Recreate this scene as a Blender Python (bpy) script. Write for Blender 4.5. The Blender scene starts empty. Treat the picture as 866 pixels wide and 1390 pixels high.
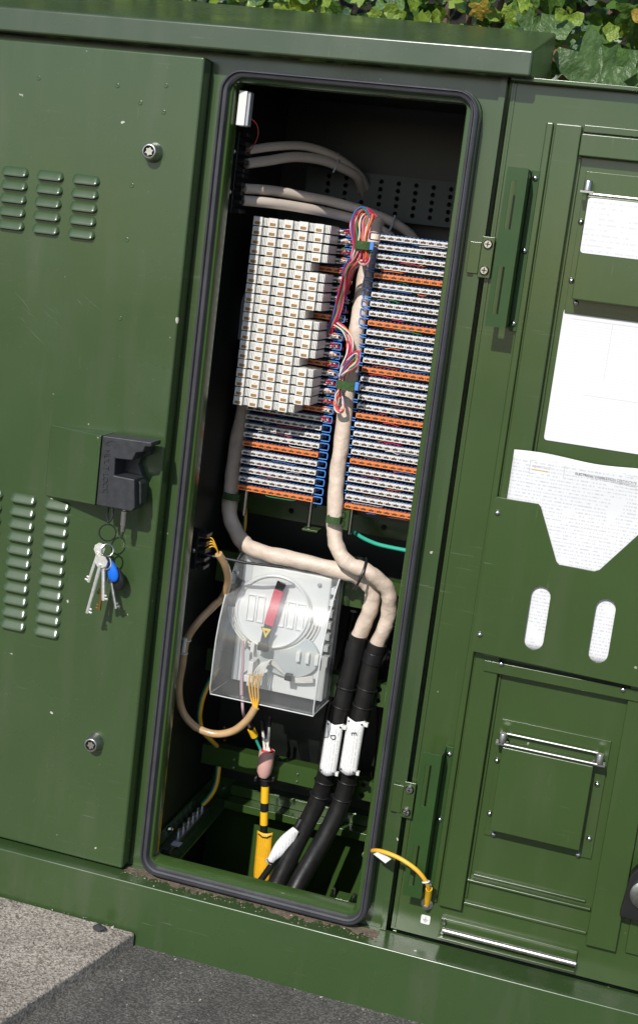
import bpy, math, random
from mathutils import Vector, Matrix
random.seed(7)
S = bpy.context.scene
COL = S.collection
R_ = math.radians

# ------------------------------------------------------------------ camera
FPX = 1735.35
CW = 866.0
CAM = Vector((0.421, -1.6544, 1.0036))
AX = Vector((0.95625742, 0.26611911, 0.12145929))     # right
AD = Vector((0.16334512, -0.14131918, -0.97639503))   # down
AF = Vector((-0.24267284, 0.95352478, -0.17860678))   # forward
cd = bpy.data.cameras.new('camera')
cd.sensor_fit = 'VERTICAL'; cd.sensor_height = 36.0
cd.lens = FPX / 1390.0 * 36.0
cd.shift_y = -45.0 / 1390.0
cd.clip_start = 0.02; cd.clip_end = 500
cam = bpy.data.objects.new('camera', cd); COL.objects.link(cam)
cam.matrix_world = Matrix(((AX.x, -AD.x, -AF.x, CAM.x), (AX.y, -AD.y, -AF.y, CAM.y), (AX.z, -AD.z, -AF.z, CAM.z), (0, 0, 0, 1)))
S.camera = cam
# ------------------------------------------------------------------ sky, sun, exposure
SUN = Vector((0.17, 1.0, -0.80)).normalized()
w = bpy.data.worlds.new('World'); S.world = w; w.use_nodes = True
nt = w.node_tree
sky = nt.nodes.new('ShaderNodeTexSky'); sky.sky_type = 'NISHITA'; sky.sun_disc = False; sky.dust_density = 0.7; sky.ozone_density = 1.5
sky.sun_elevation = math.asin(-SUN.z); sky.sun_rotation = math.atan2(-SUN.x, -SUN.y)
bg = nt.nodes['Background']; bg.inputs[1].default_value = 0.115
nt.links.new(sky.outputs[0], bg.inputs[0])
sl = bpy.data.lights.new('sun', 'SUN'); sl.energy = 4.2; sl.angle = R_(0.53); sl.color = (1.0, 0.97, 0.91)
so = bpy.data.objects.new('sun', sl); COL.objects.link(so)
so.rotation_euler = SUN.to_track_quat('-Z', 'Y').to_euler(); so.location = (-2, -6, 6)
S.view_settings.view_transform = 'Standard'; S.view_settings.look = 'None'
S.view_settings.exposure = 0.15; S.view_settings.gamma = 1.0
S.cycles.use_denoising = True
S.cycles.max_bounces = 7; S.cycles.diffuse_bounces = 3; S.cycles.glossy_bounces = 4; S.cycles.transparent_max_bounces = 24


def P(px, py, Y):
    """point of the place at depth Y (metres behind the cabinet front)"""
    d = AX * ((px - 433) / FPX) + AD * ((py - 650) / FPX) + AF
    return CAM + d * ((Y - CAM.y) / d.y)


# ------------------------------------------------------------------ mesh helper
class MB:
    def __init__(s): s.v = []; s.f = []; s.m = []

    def add(s, vs, fs, mi=0):
        n = len(s.v); s.v += [tuple(q) for q in vs]
        for f in fs: s.f.append(tuple(i + n for i in f)); s.m.append(mi)
        return s

    def box(s, x0, x1, y0, y1, z0, z1, mi=0):
        if x0 > x1: x0, x1 = x1, x0
        if y0 > y1: y0, y1 = y1, y0
        if z0 > z1: z0, z1 = z1, z0
        return s.add([(x0, y0, z0), (x1, y0, z0), (x1, y1, z0), (x0, y1, z0), (x0, y0, z1), (x1, y0, z1), (x1, y1, z1), (x0, y1, z1)],
                     [(0, 3, 2, 1), (4, 5, 6, 7), (0, 1, 5, 4), (1, 2, 6, 5), (2, 3, 7, 6), (3, 0, 4, 7)], mi)

    def prism(s, poly, a, b, axis='y', mi=0):
        """poly in the two other axes, extruded from a to b"""
        n = len(poly)
        def mk(p, t):
            if axis == 'y': return (p[0], t, p[1])
            if axis == 'x': return (t, p[0], p[1])
            return (p[0], p[1], t)
        vs = [mk(p, a) for p in poly] + [mk(p, b) for p in poly]
        fs = [tuple(range(n)), tuple(range(2 * n - 1, n - 1, -1))] + [(i, n + i, n + (i + 1) % n, (i + 1) % n) for i in range(n)]
        ar = sum(poly[i][0] * poly[(i + 1) % n][1] - poly[(i + 1) % n][0] * poly[i][1] for i in range(n))
        flip = (ar < 0) != (axis == 'x' or axis == 'z')
        flip = flip != (a > b)
        if axis == 'y': pass
        if flip: fs = [tuple(reversed(f)) for f in fs]
        return s.add(vs, fs, mi)

    def tube(s, path, r, sides=10, mi=0, caps=True, two=None, rad=None, flat=1.0):
        path = [Vector(p) for p in path]
        n = len(path)
        T = []
        for i in range(n):
            t = path[min(i + 1, n - 1)] - path[max(i - 1, 0)]
            T.append(t.normalized() if t.length > 1e-9 else Vector((0, 0, 1)))
        u = T[0].orthogonal().normalized()
        vs = []
        for i in range(n):
            u = (u - T[i] * u.dot(T[i])).normalized(); b = T[i].cross(u)
            rr = rad(i / max(n - 1, 1)) if rad else r
            for k in range(sides):
                a = 2 * math.pi * k / sides
                q = rr if not callable(r) else r(i, k)
                vs.append(path[i] + u * (math.cos(a) * q) + b * (math.sin(a) * q * flat))
        base = len(s.v); s.v += [tuple(q) for q in vs]
        for i in range(n - 1):
            for k in range(sides):
                k2 = (k + 1) % sides
                s.f.append((base + i * sides + k, base + i * sides + k2, base + (i + 1) * sides + k2, base + (i + 1) * sides + k))
                s.m.append(two if (two is not None and ((k + i // 6) % sides) < sides // 2) else mi)
        if caps:
            s.f.append(tuple(base + k for k in reversed(range(sides)))); s.m.append(mi)
            s.f.append(tuple(base + (n - 1) * sides + k for k in range(sides))); s.m.append(mi)
        return s

    def lathe(s, c, prof, axis=(0, -1, 0), sides=20, mi=0, mis=None):
        """prof: (distance along axis, radius)"""
        A = Vector(axis).normalized(); u = A.orthogonal().normalized(); b = A.cross(u); c = Vector(c)
        base = len(s.v); n = len(prof)
        for (d, r) in prof:
            for k in range(sides):
                a = 2 * math.pi * k / sides
                s.v.append(tuple(c + A * d + (u * math.cos(a) + b * math.sin(a)) * r))
        for i in range(n - 1):
            for k in range(sides):
                k2 = (k + 1) % sides
                s.f.append((base + i * sides + k, base + i * sides + k2, base + (i + 1) * sides + k2, base + (i + 1) * sides + k))
                s.m.append(mis[i] if mis else mi)
        s.f.append(tuple(base + k for k in reversed(range(sides)))); s.m.append(mis[0] if mis else mi)
        s.f.append(tuple(base + (n - 1) * sides + k for k in range(sides))); s.m.append(mis[-1] if mis else mi)
        return s

    def loft(s, loops, mi=0, closed=False):
        n = len(loops[0]); base = len(s.v)
        for L in loops: s.v += [tuple(q) for q in L]
        m = len(loops)
        for i in range(m - 1 + (1 if closed else 0)):
            j = (i + 1) % m
            for k in range(n):
                k2 = (k + 1) % n
                s.f.append((base + i * n + k, base + i * n + k2, base + j * n + k2, base + j * n + k)); s.m.append(mi)
        return s

    def build(s, name, mats, parent=None, bevel=0, seg=2, smooth=35, local=False, label=None):
        me = bpy.data.meshes.new(name)
        off = woff(parent) if not local else Vector((0, 0, 0))
        me.from_pydata([(x - off.x, y - off.y, z - off.z) for x, y, z in s.v], [], s.f)
        for m in (mats if isinstance(mats, (list, tuple)) else [mats]): me.materials.append(m)
        me.polygons.foreach_set('material_index', s.m)
        me.update()
        if smooth:
            me.polygons.foreach_set('use_smooth', [True] * len(me.polygons))
            me.set_sharp_from_angle(angle=R_(smooth))
        o = bpy.data.objects.new(name, me); COL.objects.link(o)
        if parent: o.parent = parent
        if bevel:
            b = o.modifiers.new('bevel', 'BEVEL'); b.width = bevel; b.segments = seg; b.limit_method = 'ANGLE'; b.angle_limit = R_(40); b.harden_normals = True
        if label: o['label'] = label
        return o


def woff(o):
    v = Vector((0, 0, 0))
    while o is not None: v += o.location; o = o.parent
    return v


def thing(name, label, cat, loc=(0, 0, 0), group=None):
    o = bpy.data.objects.new(name, None); COL.objects.link(o); o.location = loc; o.empty_display_size = 0.05
    return tag(o, label, cat, group)


def tag(o, label, cat=None, group=None, kind=None):
    o['label'] = label
    if cat: o['category'] = cat
    if group: o['group'] = group
    if kind: o['kind'] = kind
    return o


def inst(me, name, parent, loc, rot=None, scale=None):
    o = bpy.data.objects.new(name, me); COL.objects.link(o); o.parent = parent
    o.location = Vector(loc) - (woff(parent) if parent else Vector((0, 0, 0)))
    if rot: o.rotation_euler = rot
    if scale: o.scale = scale
    return o


def smooth_path(pts, n=8):
    pts = [Vector(p) for p in pts]; out = []
    for i in range(len(pts) - 1):
        p0 = pts[max(i - 1, 0)]; p1 = pts[i]; p2 = pts[i + 1]; p3 = pts[min(i + 2, len(pts) - 1)]
        for k in range(n):
            t = k / n
            out.append(0.5 * ((2 * p1) + (p2 - p0) * t + (2 * p0 - 5 * p1 + 4 * p2 - p3) * t * t + (3 * p1 - p0 - 3 * p2 + p3) * t ** 3))
    out.append(pts[-1]); return out


def PP(*l, n=8): return smooth_path([P(*q) for q in l], n)


def rr(x0, x1, z0, z1, r, Y, n=6):
    out = []
    for cx, cz, a0 in ((x1 - r, z1 - r, 0), (x0 + r, z1 - r, 90), (x0 + r, z0 + r, 180), (x1 - r, z0 + r, 270)):
        for k in range(n + 1):
            a = R_(a0 + 90 * k / n); out.append((cx + r * math.cos(a), Y, cz + r * math.sin(a)))
    return out


def curve_plate(outer, holes, thick, bevel=0.0):
    """flat sheet with holes, in local XY -> stands in XZ facing -Y; returns verts, faces"""
    cu = bpy.data.curves.new('c', 'CURVE'); cu.dimensions = '2D'; cu.fill_mode = 'BOTH'; cu.extrude = thick / 2 - bevel; cu.bevel_depth = bevel; cu.bevel_resolution = 1
    for L in [outer] + holes:
        sp = cu.splines.new('POLY'); sp.points.add(len(L) - 1)
        for i, q in enumerate(L): sp.points[i].co = (q[0], q[1], 0, 1)
        sp.use_cyclic_u = True
    ob = bpy.data.objects.new('c', cu); me = bpy.data.meshes.new_from_object(ob)
    vs = [(v.co.x, -v.co.z, v.co.y) for v in me.vertices]; fs = [tuple(p.vertices) for p in me.polygons]
    bpy.data.objects.remove(ob); bpy.data.curves.remove(cu); bpy.data.meshes.remove(me)
    return vs, fs


def plate(name, outer, holes, y0, y1, mat, parent, bevel=0.0, label=None):
    vs, fs = curve_plate(outer, holes, abs(y1 - y0), bevel); yc = (y0 + y1) / 2
    return MB().add([(x, y + yc, z) for x, y, z in vs], fs).build(name, mat, parent, smooth=30, label=label)


def text_geo(body, size, thick=0.0002, align='LEFT'):
    cu = bpy.data.curves.new('t', 'FONT'); cu.body = body; cu.size = size; cu.extrude = thick; cu.align_x = align; cu.resolution_u = 3
    ob = bpy.data.objects.new('t', cu); me = bpy.data.meshes.new_from_object(ob)
    vs = [v.co.copy() for v in me.vertices]; fs = [tuple(p.vertices) for p in me.polygons]
    bpy.data.objects.remove(ob); bpy.data.curves.remove(cu); bpy.data.meshes.remove(me)
    return vs, fs


def text(name, body, size, o, ux, uy, mat, parent, thick=0.0002, align='LEFT'):
    vs, fs = text_geo(body, size, thick, align); ux = Vector(ux).normalized(); uy = Vector(uy).normalized(); n = ux.cross(uy); o = Vector(o)
    return MB().add([o + ux * v.x + uy * v.y + n * v.z for v in vs], fs).build(name, mat, parent, smooth=0)


def circ(cx, cz, r, n=10): return [(cx + r * math.cos(2 * math.pi * k / n), cz + r * math.sin(2 * math.pi * k / n)) for k in range(n)]


def slot(cx, cz, hw, hh, n=8, ang=0.0):
    out = []
    for k in range(n + 1): a = math.pi * k / n; out.append((hw * math.cos(a), hh - hw + hw * math.sin(a)))
    for k in range(n + 1): a = math.pi + math.pi * k / n; out.append((hw * math.cos(a), -hh + hw + hw * math.sin(a)))
    c, s_ = math.cos(ang), math.sin(ang)
    return [(cx + x * c - z * s_, cz + x * s_ + z * c) for x, z in out]


# ------------------------------------------------------------------ materials
def mat(name, col, rough=0.5, metal=0.0, spec=0.5, var=0.0, vscale=30, bump=0.0, bscale=200, bdist=0.0006, coat=0.0, col2=None, trans=0.0, alpha=None, stretch=None):
    m = bpy.data.materials.new(name); m.use_nodes = True; t = m.node_tree; b = t.nodes['Principled BSDF']
    b.inputs['Base Color'].default_value = (*col, 1); b.inputs['Roughness'].default_value = rough; b.inputs['Metallic'].default_value = metal
    b.inputs['Specular IOR Level'].default_value = spec; b.inputs['Coat Weight'].default_value = coat; b.inputs['Coat Roughness'].default_value = 0.12
    if trans: b.inputs['Transmission Weight'].default_value = trans
    tc = t.nodes.new('ShaderNodeTexCoord'); mp = t.nodes.new('ShaderNodeMapping'); t.links.new(tc.outputs['Object'], mp.inputs[0])
    if stretch: mp.inputs['Scale'].default_value = stretch
    if var or col2:
        n = t.nodes.new('ShaderNodeTexNoise'); n.inputs['Scale'].default_value = vscale; n.inputs['Detail'].default_value = 6; t.links.new(mp.outputs[0], n.inputs['Vector'])
        rp = t.nodes.new('ShaderNodeValToRGB'); rp.color_ramp.elements[0].position = 0.3; rp.color_ramp.elements[1].position = 0.7
        c1 = tuple(max(0, c * (1 - var)) for c in col); c2 = col2 or tuple(min(1, c * (1 + var)) for c in col)
        rp.color_ramp.elements[0].color = (*c1, 1); rp.color_ramp.elements[1].color = (*c2, 1)
        t.links.new(n.outputs[0], rp.inputs[0]); t.links.new(rp.outputs[0], b.inputs['Base Color'])
    if bump:
        n2 = t.nodes.new('ShaderNodeTexNoise'); n2.inputs['Scale'].default_value = bscale; n2.inputs['Detail'].default_value = 3; t.links.new(mp.outputs[0], n2.inputs['Vector'])
        bp = t.nodes.new('ShaderNodeBump'); bp.inputs['Strength'].default_value = bump; bp.inputs['Distance'].default_value = bdist
        t.links.new(n2.outputs[0], bp.inputs['Height']); t.links.new(bp.outputs[0], b.inputs['Normal'])
    return m


def green_paint(name, col, wear=1.0):
    """gloss enamel: orange peel, dust streaks and fine scratches"""
    m = bpy.data.materials.new(name); m.use_nodes = True; t = m.node_tree; b = t.nodes['Principled BSDF']; L = t.links.new
    tc = t.nodes.new('ShaderNodeTexCoord')
    def noise(scale, detail=4, st=None, rough=0.5):
        mp = t.nodes.new('ShaderNodeMapping'); L(tc.outputs['Object'], mp.inputs[0])
        if st: mp.inputs['Scale'].default_value = st
        n = t.nodes.new('ShaderNodeTexNoise'); n.inputs['Scale'].default_value = scale; n.inputs['Detail'].default_value = detail; n.inputs['Roughness'].default_value = rough
        L(mp.outputs[0], n.inputs['Vector']); return n
    def ramp(src, p0, p1, c0=0.0, c1=1.0):
        r = t.nodes.new('ShaderNodeMapRange'); r.inputs[1].default_value = p0; r.inputs[2].default_value = p1; r.inputs[3].default_value = c0; r.inputs[4].default_value = c1; L(src, r.inputs[0]); return r.outputs[0]
    def mix(fac, a, bcol):
        mx = t.nodes.new('ShaderNodeMix'); mx.data_type = 'RGBA'
        if isinstance(fac, float): mx.inputs[0].default_value = fac
        else: L(fac, mx.inputs[0])
        if isinstance(a, tuple): mx.inputs[6].default_value = (*a, 1)
        else: L(a, mx.inputs[6])
        if isinstance(bcol, tuple): mx.inputs[7].default_value = (*bcol, 1)
        else: L(bcol, mx.inputs[7])
        return mx.outputs[2]
    c = mix(ramp(noise(5, 5).outputs[0], 0.3, 0.7), tuple(x * 0.93 for x in col), tuple(x * 1.07 for x in col))
    dust = tuple(x * 0.6 + y for x, y in zip(col, (0.045, 0.043, 0.032)))
    c = mix(ramp(noise(9, 6, (3.0, 3.0, 0.5)).outputs[0], 0.52, 0.80, 0, 0.42 * wear), c, dust)          # washed streaks
    c = mix(ramp(noise(420, 2, None, 0.3).outputs[0], 0.77, 0.82, 0, 0.35 * wear), c, (0.20, 0.20, 0.16))  # specks
    c = mix(ramp(noise(60, 3, (6.0, 6.0, 0.35)).outputs[0], 0.70, 0.80, 0, 0.30 * wear), c, (0.16, 0.18, 0.12))  # scratches
    mpr = t.nodes.new('ShaderNodeMapping'); L(tc.outputs['Object'], mpr.inputs[0]); mpr.inputs['Rotation'].default_value = (0, 0.62, 0); mpr.inputs['Scale'].default_value = (2.2, 2.2, 70)
    ns = t.nodes.new('ShaderNodeTexNoise'); ns.inputs['Scale'].default_value = 7; ns.inputs['Detail'].default_value = 4; L(mpr.outputs[0], ns.inputs['Vector'])
    mk = t.nodes.new('ShaderNodeMath'); mk.operation = 'MULTIPLY'; L(ramp(ns.outputs[0], 0.66, 0.74, 0, 0.55 * wear), mk.inputs[0]); L(ramp(noise(6, 2).outputs[0], 0.52, 0.66), mk.inputs[1])
    c = mix(mk.outputs[0], c, (0.15, 0.17, 0.13))                                     # slanting scuffs
    c = mix(ramp(noise(75, 2, None, 0.3).outputs[0], 0.80, 0.815, 0, 0.8 * wear), c, (0.45, 0.44, 0.38))   # chips and splashes
    L(c, b.inputs['Base Color'])
    L(ramp(noise(7, 5).outputs[0], 0.3, 0.75, 0.16, 0.24 + 0.08 * wear), b.inputs['Roughness'])
    b.inputs['Specular IOR Level'].default_value = 0.75
    n1 = noise(260, 2); n2 = noise(14, 2)
    b1 = t.nodes.new('ShaderNodeBump'); b1.inputs['Strength'].default_value = 0.10; b1.inputs['Distance'].default_value = 0.0004; L(n1.outputs[0], b1.inputs['Height'])
    b2 = t.nodes.new('ShaderNodeBump'); b2.inputs['Strength'].default_value = 0.22; b2.inputs['Distance'].default_value = 0.0012; L(n2.outputs[0], b2.inputs['Height']); L(b1.outputs[0], b2.inputs['Normal'])
    L(b2.outputs[0], b.inputs['Normal'])
    return m


GREEN = (0.0345, 0.0660, 0.0205)
M_door = green_paint('green_enamel_weathered', GREEN, 1.25)
M_plinth = green_paint('green_enamel_scuffed', GREEN, 2.0)
M_open = green_paint('green_enamel_clean', (0.0350, 0.0660, 0.0165), 0.8)
M_in = green_paint('green_enamel_inside', (0.033, 0.068, 0.015), 0.3)
M_dark = mat('dark_lining_and_shade', (0.010, 0.013, 0.009), 0.45, var=0.25, vscale=12)  # black back lining; on side walls and ceiling the colour paints in their shade
M_rubber = mat('black_rubber', (0.045, 0.045, 0.052), 0.40, var=0.2, bump=0.1, bscale=300)
M_black = mat('black_plastic', (0.012, 0.012, 0.013), 0.35, var=0.2)
M_sleeve = mat('black_heatshrink', (0.012, 0.0115, 0.0115), 0.38, var=0.25, vscale=90, bump=0.4, bscale=90, bdist=0.0008)
M_lock = mat('black_lock_casting', (0.028, 0.029, 0.033), 0.42, var=0.25, vscale=120, bump=0.35, bscale=700)
M_chrome = mat('chrome_steel', (0.62, 0.61, 0.58), 0.22, 1.0, var=0.15, vscale=200)
M_steel = mat('dull_steel', (0.42, 0.42, 0.40), 0.38, 1.0, var=0.2, vscale=150)
M_brass = mat('brass', (0.45, 0.30, 0.10), 0.35, 1.0, var=0.2)
M_white = mat('white_plastic', (0.66, 0.655, 0.635), 0.4)
M_whiteside = mat('white_plastic_modules', (0.68, 0.67, 0.635), 0.35, var=0.05, vscale=60)
M_orange = mat('orange_plastic', (0.80, 0.22, 0.05), 0.4)
M_navy = mat('navy_plastic', (0.035, 0.10, 0.30), 0.45)
M_blue = mat('blue_plastic', (0.07, 0.22, 0.60), 0.4)
M_contact = mat('brown_contacts', (0.085, 0.045, 0.028), 0.5, var=0.4, vscale=900)
M_ochre = mat('ochre_contacts', (0.30, 0.16, 0.045), 0.5, var=0.45, vscale=700)
M_beige = mat('beige_cable_sheath', (0.60, 0.49, 0.40), 0.5, var=0.12, vscale=40, bump=0.8, bscale=60, bdist=0.003)
M_beige2 = mat('beige_cable_smooth', (0.50, 0.43, 0.37), 0.45, var=0.06)
M_fibre = mat('tan_fibre_tube', (0.47, 0.30, 0.15), 0.3, var=0.12, vscale=60, coat=0.4)
M_yel = mat('yellow_sheath', (0.80, 0.46, 0.015), 0.45)
M_earthy = mat('earth_yellow', (0.76, 0.40, 0.035), 0.4)
M_earthg = mat('earth_green', (0.0, 0.22, 0.14), 0.4)
M_teal = mat('teal_tube', (0.03, 0.36, 0.25), 0.4)
M_pink = mat('pink_cup', (0.62, 0.36, 0.32), 0.35)
M_cuplip = mat('cup_lip', (0.70, 0.58, 0.52), 0.35)
M_red = mat('red_plastic', (0.62, 0.03, 0.045), 0.45)
M_redstrap = mat('red_strap_fabric', (0.62, 0.04, 0.07), 0.7, var=0.15, vscale=300, bump=0.3, bscale=900)
M_lilac = mat('lilac_tube', (0.52, 0.36, 0.40), 0.4)
M_velcro = mat('green_velcro', (0.030, 0.075, 0.016), 0.8, var=0.3, vscale=400, bump=0.5, bscale=900)
M_grey = mat('grey_label_plastic', (0.33, 0.34, 0.36), 0.5)
M_fob = mat('blue_fob', (0.01, 0.14, 0.66), 0.3)
M_ink = mat('ink', (0.05, 0.05, 0.06), 0.6)
M_inkfaint = mat('ink_faint', (0.42, 0.42, 0.44), 0.6)
M_clearsl = mat('clear_sleeve', (0.75, 0.72, 0.66), 0.15, var=0.1)
WIRE = [mat('wire_red', (0.50, 0.04, 0.06), 0.45), mat('wire_white', (0.60, 0.57, 0.54), 0.45), mat('wire_crimson', (0.45, 0.015, 0.08), 0.4), mat('wire_orange', (0.75, 0.16, 0.03), 0.4),
        mat('wire_blue', (0.04, 0.12, 0.34), 0.45), mat('wire_green', (0.02, 0.25, 0.08), 0.4), mat('wire_pink', (0.58, 0.17, 0.21), 0.45), mat('wire_brown', (0.10, 0.04, 0.03), 0.4), mat('wire_grey', (0.30, 0.28, 0.27), 0.4)]


def print_mat(name, paper, ink, pitch, dens=0.5, axis=2, wordscale=160, strength=0.5, along=None, z0=-9.0, z1=9.0):
    """flat print: rows of words as fine dark marks on paper; axis = coordinate that counts the rows"""
    m = bpy.data.materials.new(name); m.use_nodes = True; t = m.node_tree; b = t.nodes['Principled BSDF']; L = t.links.new
    b.inputs['Roughness'].default_value = 0.55
    tc = t.nodes.new('ShaderNodeTexCoord'); sp = t.nodes.new('ShaderNodeSeparateXYZ'); L(tc.outputs['Object'], sp.inputs[0])
    def ma(op, a, bb=None):
        n = t.nodes.new('ShaderNodeMath'); n.operation = op
        for i, q in enumerate((a, bb)):
            if q is None: continue
            if isinstance(q, (int, float)): n.inputs[i].default_value = q
            else: L(q, n.inputs[i])
        return n.outputs[0]
    row = ma('DIVIDE', sp.outputs[axis], pitch); fr = ma('FRACT', row); ln = ma('LESS_THAN', ma('ABSOLUTE', ma('SUBTRACT', fr, 0.5)), 0.20)
    cmb = t.nodes.new('ShaderNodeCombineXYZ'); L(ma('MULTIPLY', sp.outputs[0 if axis == 2 else 2], wordscale), cmb.inputs[0]); L(ma('MULTIPLY', ma('FLOOR', row), 7.31), cmb.inputs[1])
    n = t.nodes.new('ShaderNodeTexNoise'); n.inputs['Scale'].default_value = 1.0; n.inputs['Detail'].default_value = 3; L(cmb.outputs[0], n.inputs['Vector'])
    wd = ma('GREATER_THAN', n.outputs[0], 1 - dens)
    n2 = t.nodes.new('ShaderNodeTexNoise'); n2.inputs['Scale'].default_value = 22; L(tc.outputs['Object'], n2.inputs['Vector'])
    blk = ma('GREATER_THAN', n2.outputs[0], 0.40)
    inz = ma('MULTIPLY', ma('GREATER_THAN', sp.outputs[2], z0), ma('LESS_THAN', sp.outputs[2], z1))
    fac = ma('MULTIPLY', ma('MULTIPLY', ma('MULTIPLY', ln, wd), ma('MULTIPLY', blk, inz)), strength)
    mx = t.nodes.new('ShaderNodeMix'); mx.data_type = 'RGBA'; mx.inputs[6].default_value = (*paper, 1); mx.inputs[7].default_value = (*ink, 1); L(fac, mx.inputs[0]); L(mx.outputs[2], b.inputs['Base Color'])
    return m


WP = (0.66, 0.66, 0.675)
M_paper = print_mat('printed_paper', WP, (0.15, 0.15, 0.17), 0.0046, 0.50, wordscale=600, strength=0.32, z1=0.745)
M_card1 = print_mat('printed_card_text', WP, (0.35, 0.36, 0.38), 0.0065, 0.52, wordscale=300, strength=0.32)
M_card2 = print_mat('printed_card_table', WP, (0.45, 0.46, 0.48), 0.0036, 0.60, wordscale=330, strength=0.22)
M_tagw = print_mat('printed_white_tag', (0.78, 0.78, 0.78), (0.12, 0.12, 0.14), 0.0042, 0.55, axis=0, wordscale=420, strength=0.28)
M_tagy = print_mat('printed_yellow_tag', (0.80, 0.42, 0.012), (0.08, 0.05, 0.01), 0.0036, 0.6, axis=0, wordscale=420, strength=0.28)

M_clear = bpy.data.materials.new('clear_acrylic'); M_clear.use_nodes = True
_t = M_clear.node_tree; _t.nodes.clear(); _L = _t.links.new
_o = _t.nodes.new('ShaderNodeOutputMaterial'); _tr = _t.nodes.new('ShaderNodeBsdfTransparent'); _tr.inputs[0].default_value = (0.96, 0.965, 0.965, 1)
_df = _t.nodes.new('ShaderNodeBsdfDiffuse'); _df.inputs[0].default_value = (0.75, 0.77, 0.78, 1)
_gl = _t.nodes.new('ShaderNodeBsdfGlossy'); _gl.inputs['Roughness'].default_value = 0.12
_m1 = _t.nodes.new('ShaderNodeMixShader'); _m1.inputs[0].default_value = 0.075; _L(_tr.outputs[0], _m1.inputs[1]); _tl = _t.nodes.new('ShaderNodeBsdfTranslucent'); _tl.inputs[0].default_value = (0.75, 0.77, 0.78, 1); _m0 = _t.nodes.new('ShaderNodeMixShader'); _L(_df.outputs[0], _m0.inputs[1]); _L(_tl.outputs[0], _m0.inputs[2]); _L(_m0.outputs[0], _m1.inputs[2])
_lw = _t.nodes.new('ShaderNodeLayerWeight'); _lw.inputs[0].default_value = 0.5
_pw = _t.nodes.new('ShaderNodeMath'); _pw.operation = 'POWER'; _pw.inputs[1].default_value = 4.0; _L(_lw.outputs['Facing'], _pw.inputs[0])
_fr = _t.nodes.new('ShaderNodeMath'); _fr.operation = 'MULTIPLY_ADD'; _fr.inputs[1].default_value = 0.35; _fr.inputs[2].default_value = 0.05; _L(_pw.outputs[0], _fr.inputs[0])
_m2 = _t.nodes.new('ShaderNodeMixShader'); _L(_fr.outputs[0], _m2.inputs[0]); _L(_m1.outputs[0], _m2.inputs[1]); _L(_gl.outputs[0], _m2.inputs[2]); _L(_m2.outputs[0], _o.inputs[0])

# ------------------------------------------------------------------ ground
def ground_mat(name, c1, c2, c3, scale):
    m = bpy.data.materials.new(name); m.use_nodes = True; t = m.node_tree; b = t.nodes['Principled BSDF']; L = t.links.new
    b.inputs['Roughness'].default_value = 0.9
    tc = t.nodes.new('ShaderNodeTexCoord')
    v = t.nodes.new('ShaderNodeTexVoronoi'); v.inputs['Scale'].default_value = scale; L(tc.outputs['Object'], v.inputs['Vector'])
    n = t.nodes.new('ShaderNodeTexNoise'); n.inputs['Scale'].default_value = 14; n.inputs['Detail'].default_value = 8; L(tc.outputs['Object'], n.inputs['Vector'])
    r = t.nodes.new('ShaderNodeValToRGB'); e = r.color_ramp.elements; e[0].position = 0.0; e[0].color = (*c1, 1); e[1].position = 1.0; e[1].color = (*c3, 1); k = e.new(0.5); k.color = (*c2, 1)
    sp = t.nodes.new('ShaderNodeSeparateColor'); L(v.outputs['Color'], sp.inputs[0]); L(sp.outputs[0], r.inputs[0])
    mx = t.nodes.new('ShaderNodeMix'); mx.data_type = 'RGBA'; mx.blend_type = 'MULTIPLY'; mx.inputs[0].default_value = 0.7; L(r.outputs[0], mx.inputs[6])
    r2 = t.nodes.new('ShaderNodeMapRange'); r2.inputs[1].default_value = 0.3; r2.inputs[2].default_value = 0.7; r2.inputs[3].default_value = 0.55; r2.inputs[4].default_value = 1.1; L(n.outputs[0], r2.inputs[0])
    L(r2.outputs[0], mx.inputs[7]); L(mx.outputs[2], b.inputs['Base Color'])
    bp = t.nodes.new('ShaderNodeBump'); bp.inputs['Strength'].default_value = 0.5; bp.inputs['Distance'].default_value = 0.0012
    L(v.outputs['Distance'], bp.inputs['Height']); L(bp.outputs[0], b.inputs['Normal'])
    return m


M_conc = ground_mat('concrete_aggregate', (0.13, 0.108, 0.09), (0.31, 0.27, 0.228), (0.50, 0.45, 0.39), 420)
M_tar = ground_mat('tarmac', (0.045, 0.043, 0.04), (0.085, 0.08, 0.072), (0.17, 0.16, 0.14), 480)
M_soilshade = mat('soil_and_shade', (0.014, 0.012, 0.008), 0.95, var=0.5, vscale=30, bump=1.0, bscale=40, bdist=0.02)  # pit soil; on the bank the near-black paints shaded depth behind leaves

GX0, GX1, GY0, GY1 = -0.885, 0.6195, -0.045, 0.34      # hole under the cabinet (its cable pit)
SX = P(193, 1281, -0.022).x                          # edge of the paving slab
g = MB()
g.add([(-60, -60, -0.022), (60, -60, -0.022), (60, GY0, -0.022), (-60, GY0, -0.022)], [(0, 1, 2, 3)])
g.add([(-60, GY1, -0.022), (60, GY1, -0.022), (60, 60, -0.022), (-60, 60, -0.022)], [(0, 1, 2, 3)])
g.add([(-60, GY0, -0.022), (GX0, GY0, -0.022), (GX0, GY1, -0.022), (-60, GY1, -0.022)], [(0, 1, 2, 3)])
g.add([(GX1, GY0, -0.022), (60, GY0, -0.022), (60, GY1, -0.022), (GX1, GY1, -0.022)], [(0, 1, 2, 3)])
tag(g.build('ground', M_tar, smooth=0), 'dark tarmac ground in front of the cabinet', kind='structure')
sx2 = SX - 0.0
pv = MB().prism([(-3.2, -1.4), (SX - 0.33, -1.4), (SX, -0.0525), (-3.2, -0.0525)], -0.040, 0.0, 'z')
tag(pv.build('pavement', M_conc, bevel=0.004), 'worn concrete paving slab at the foot of the plinth', kind='structure')
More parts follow.
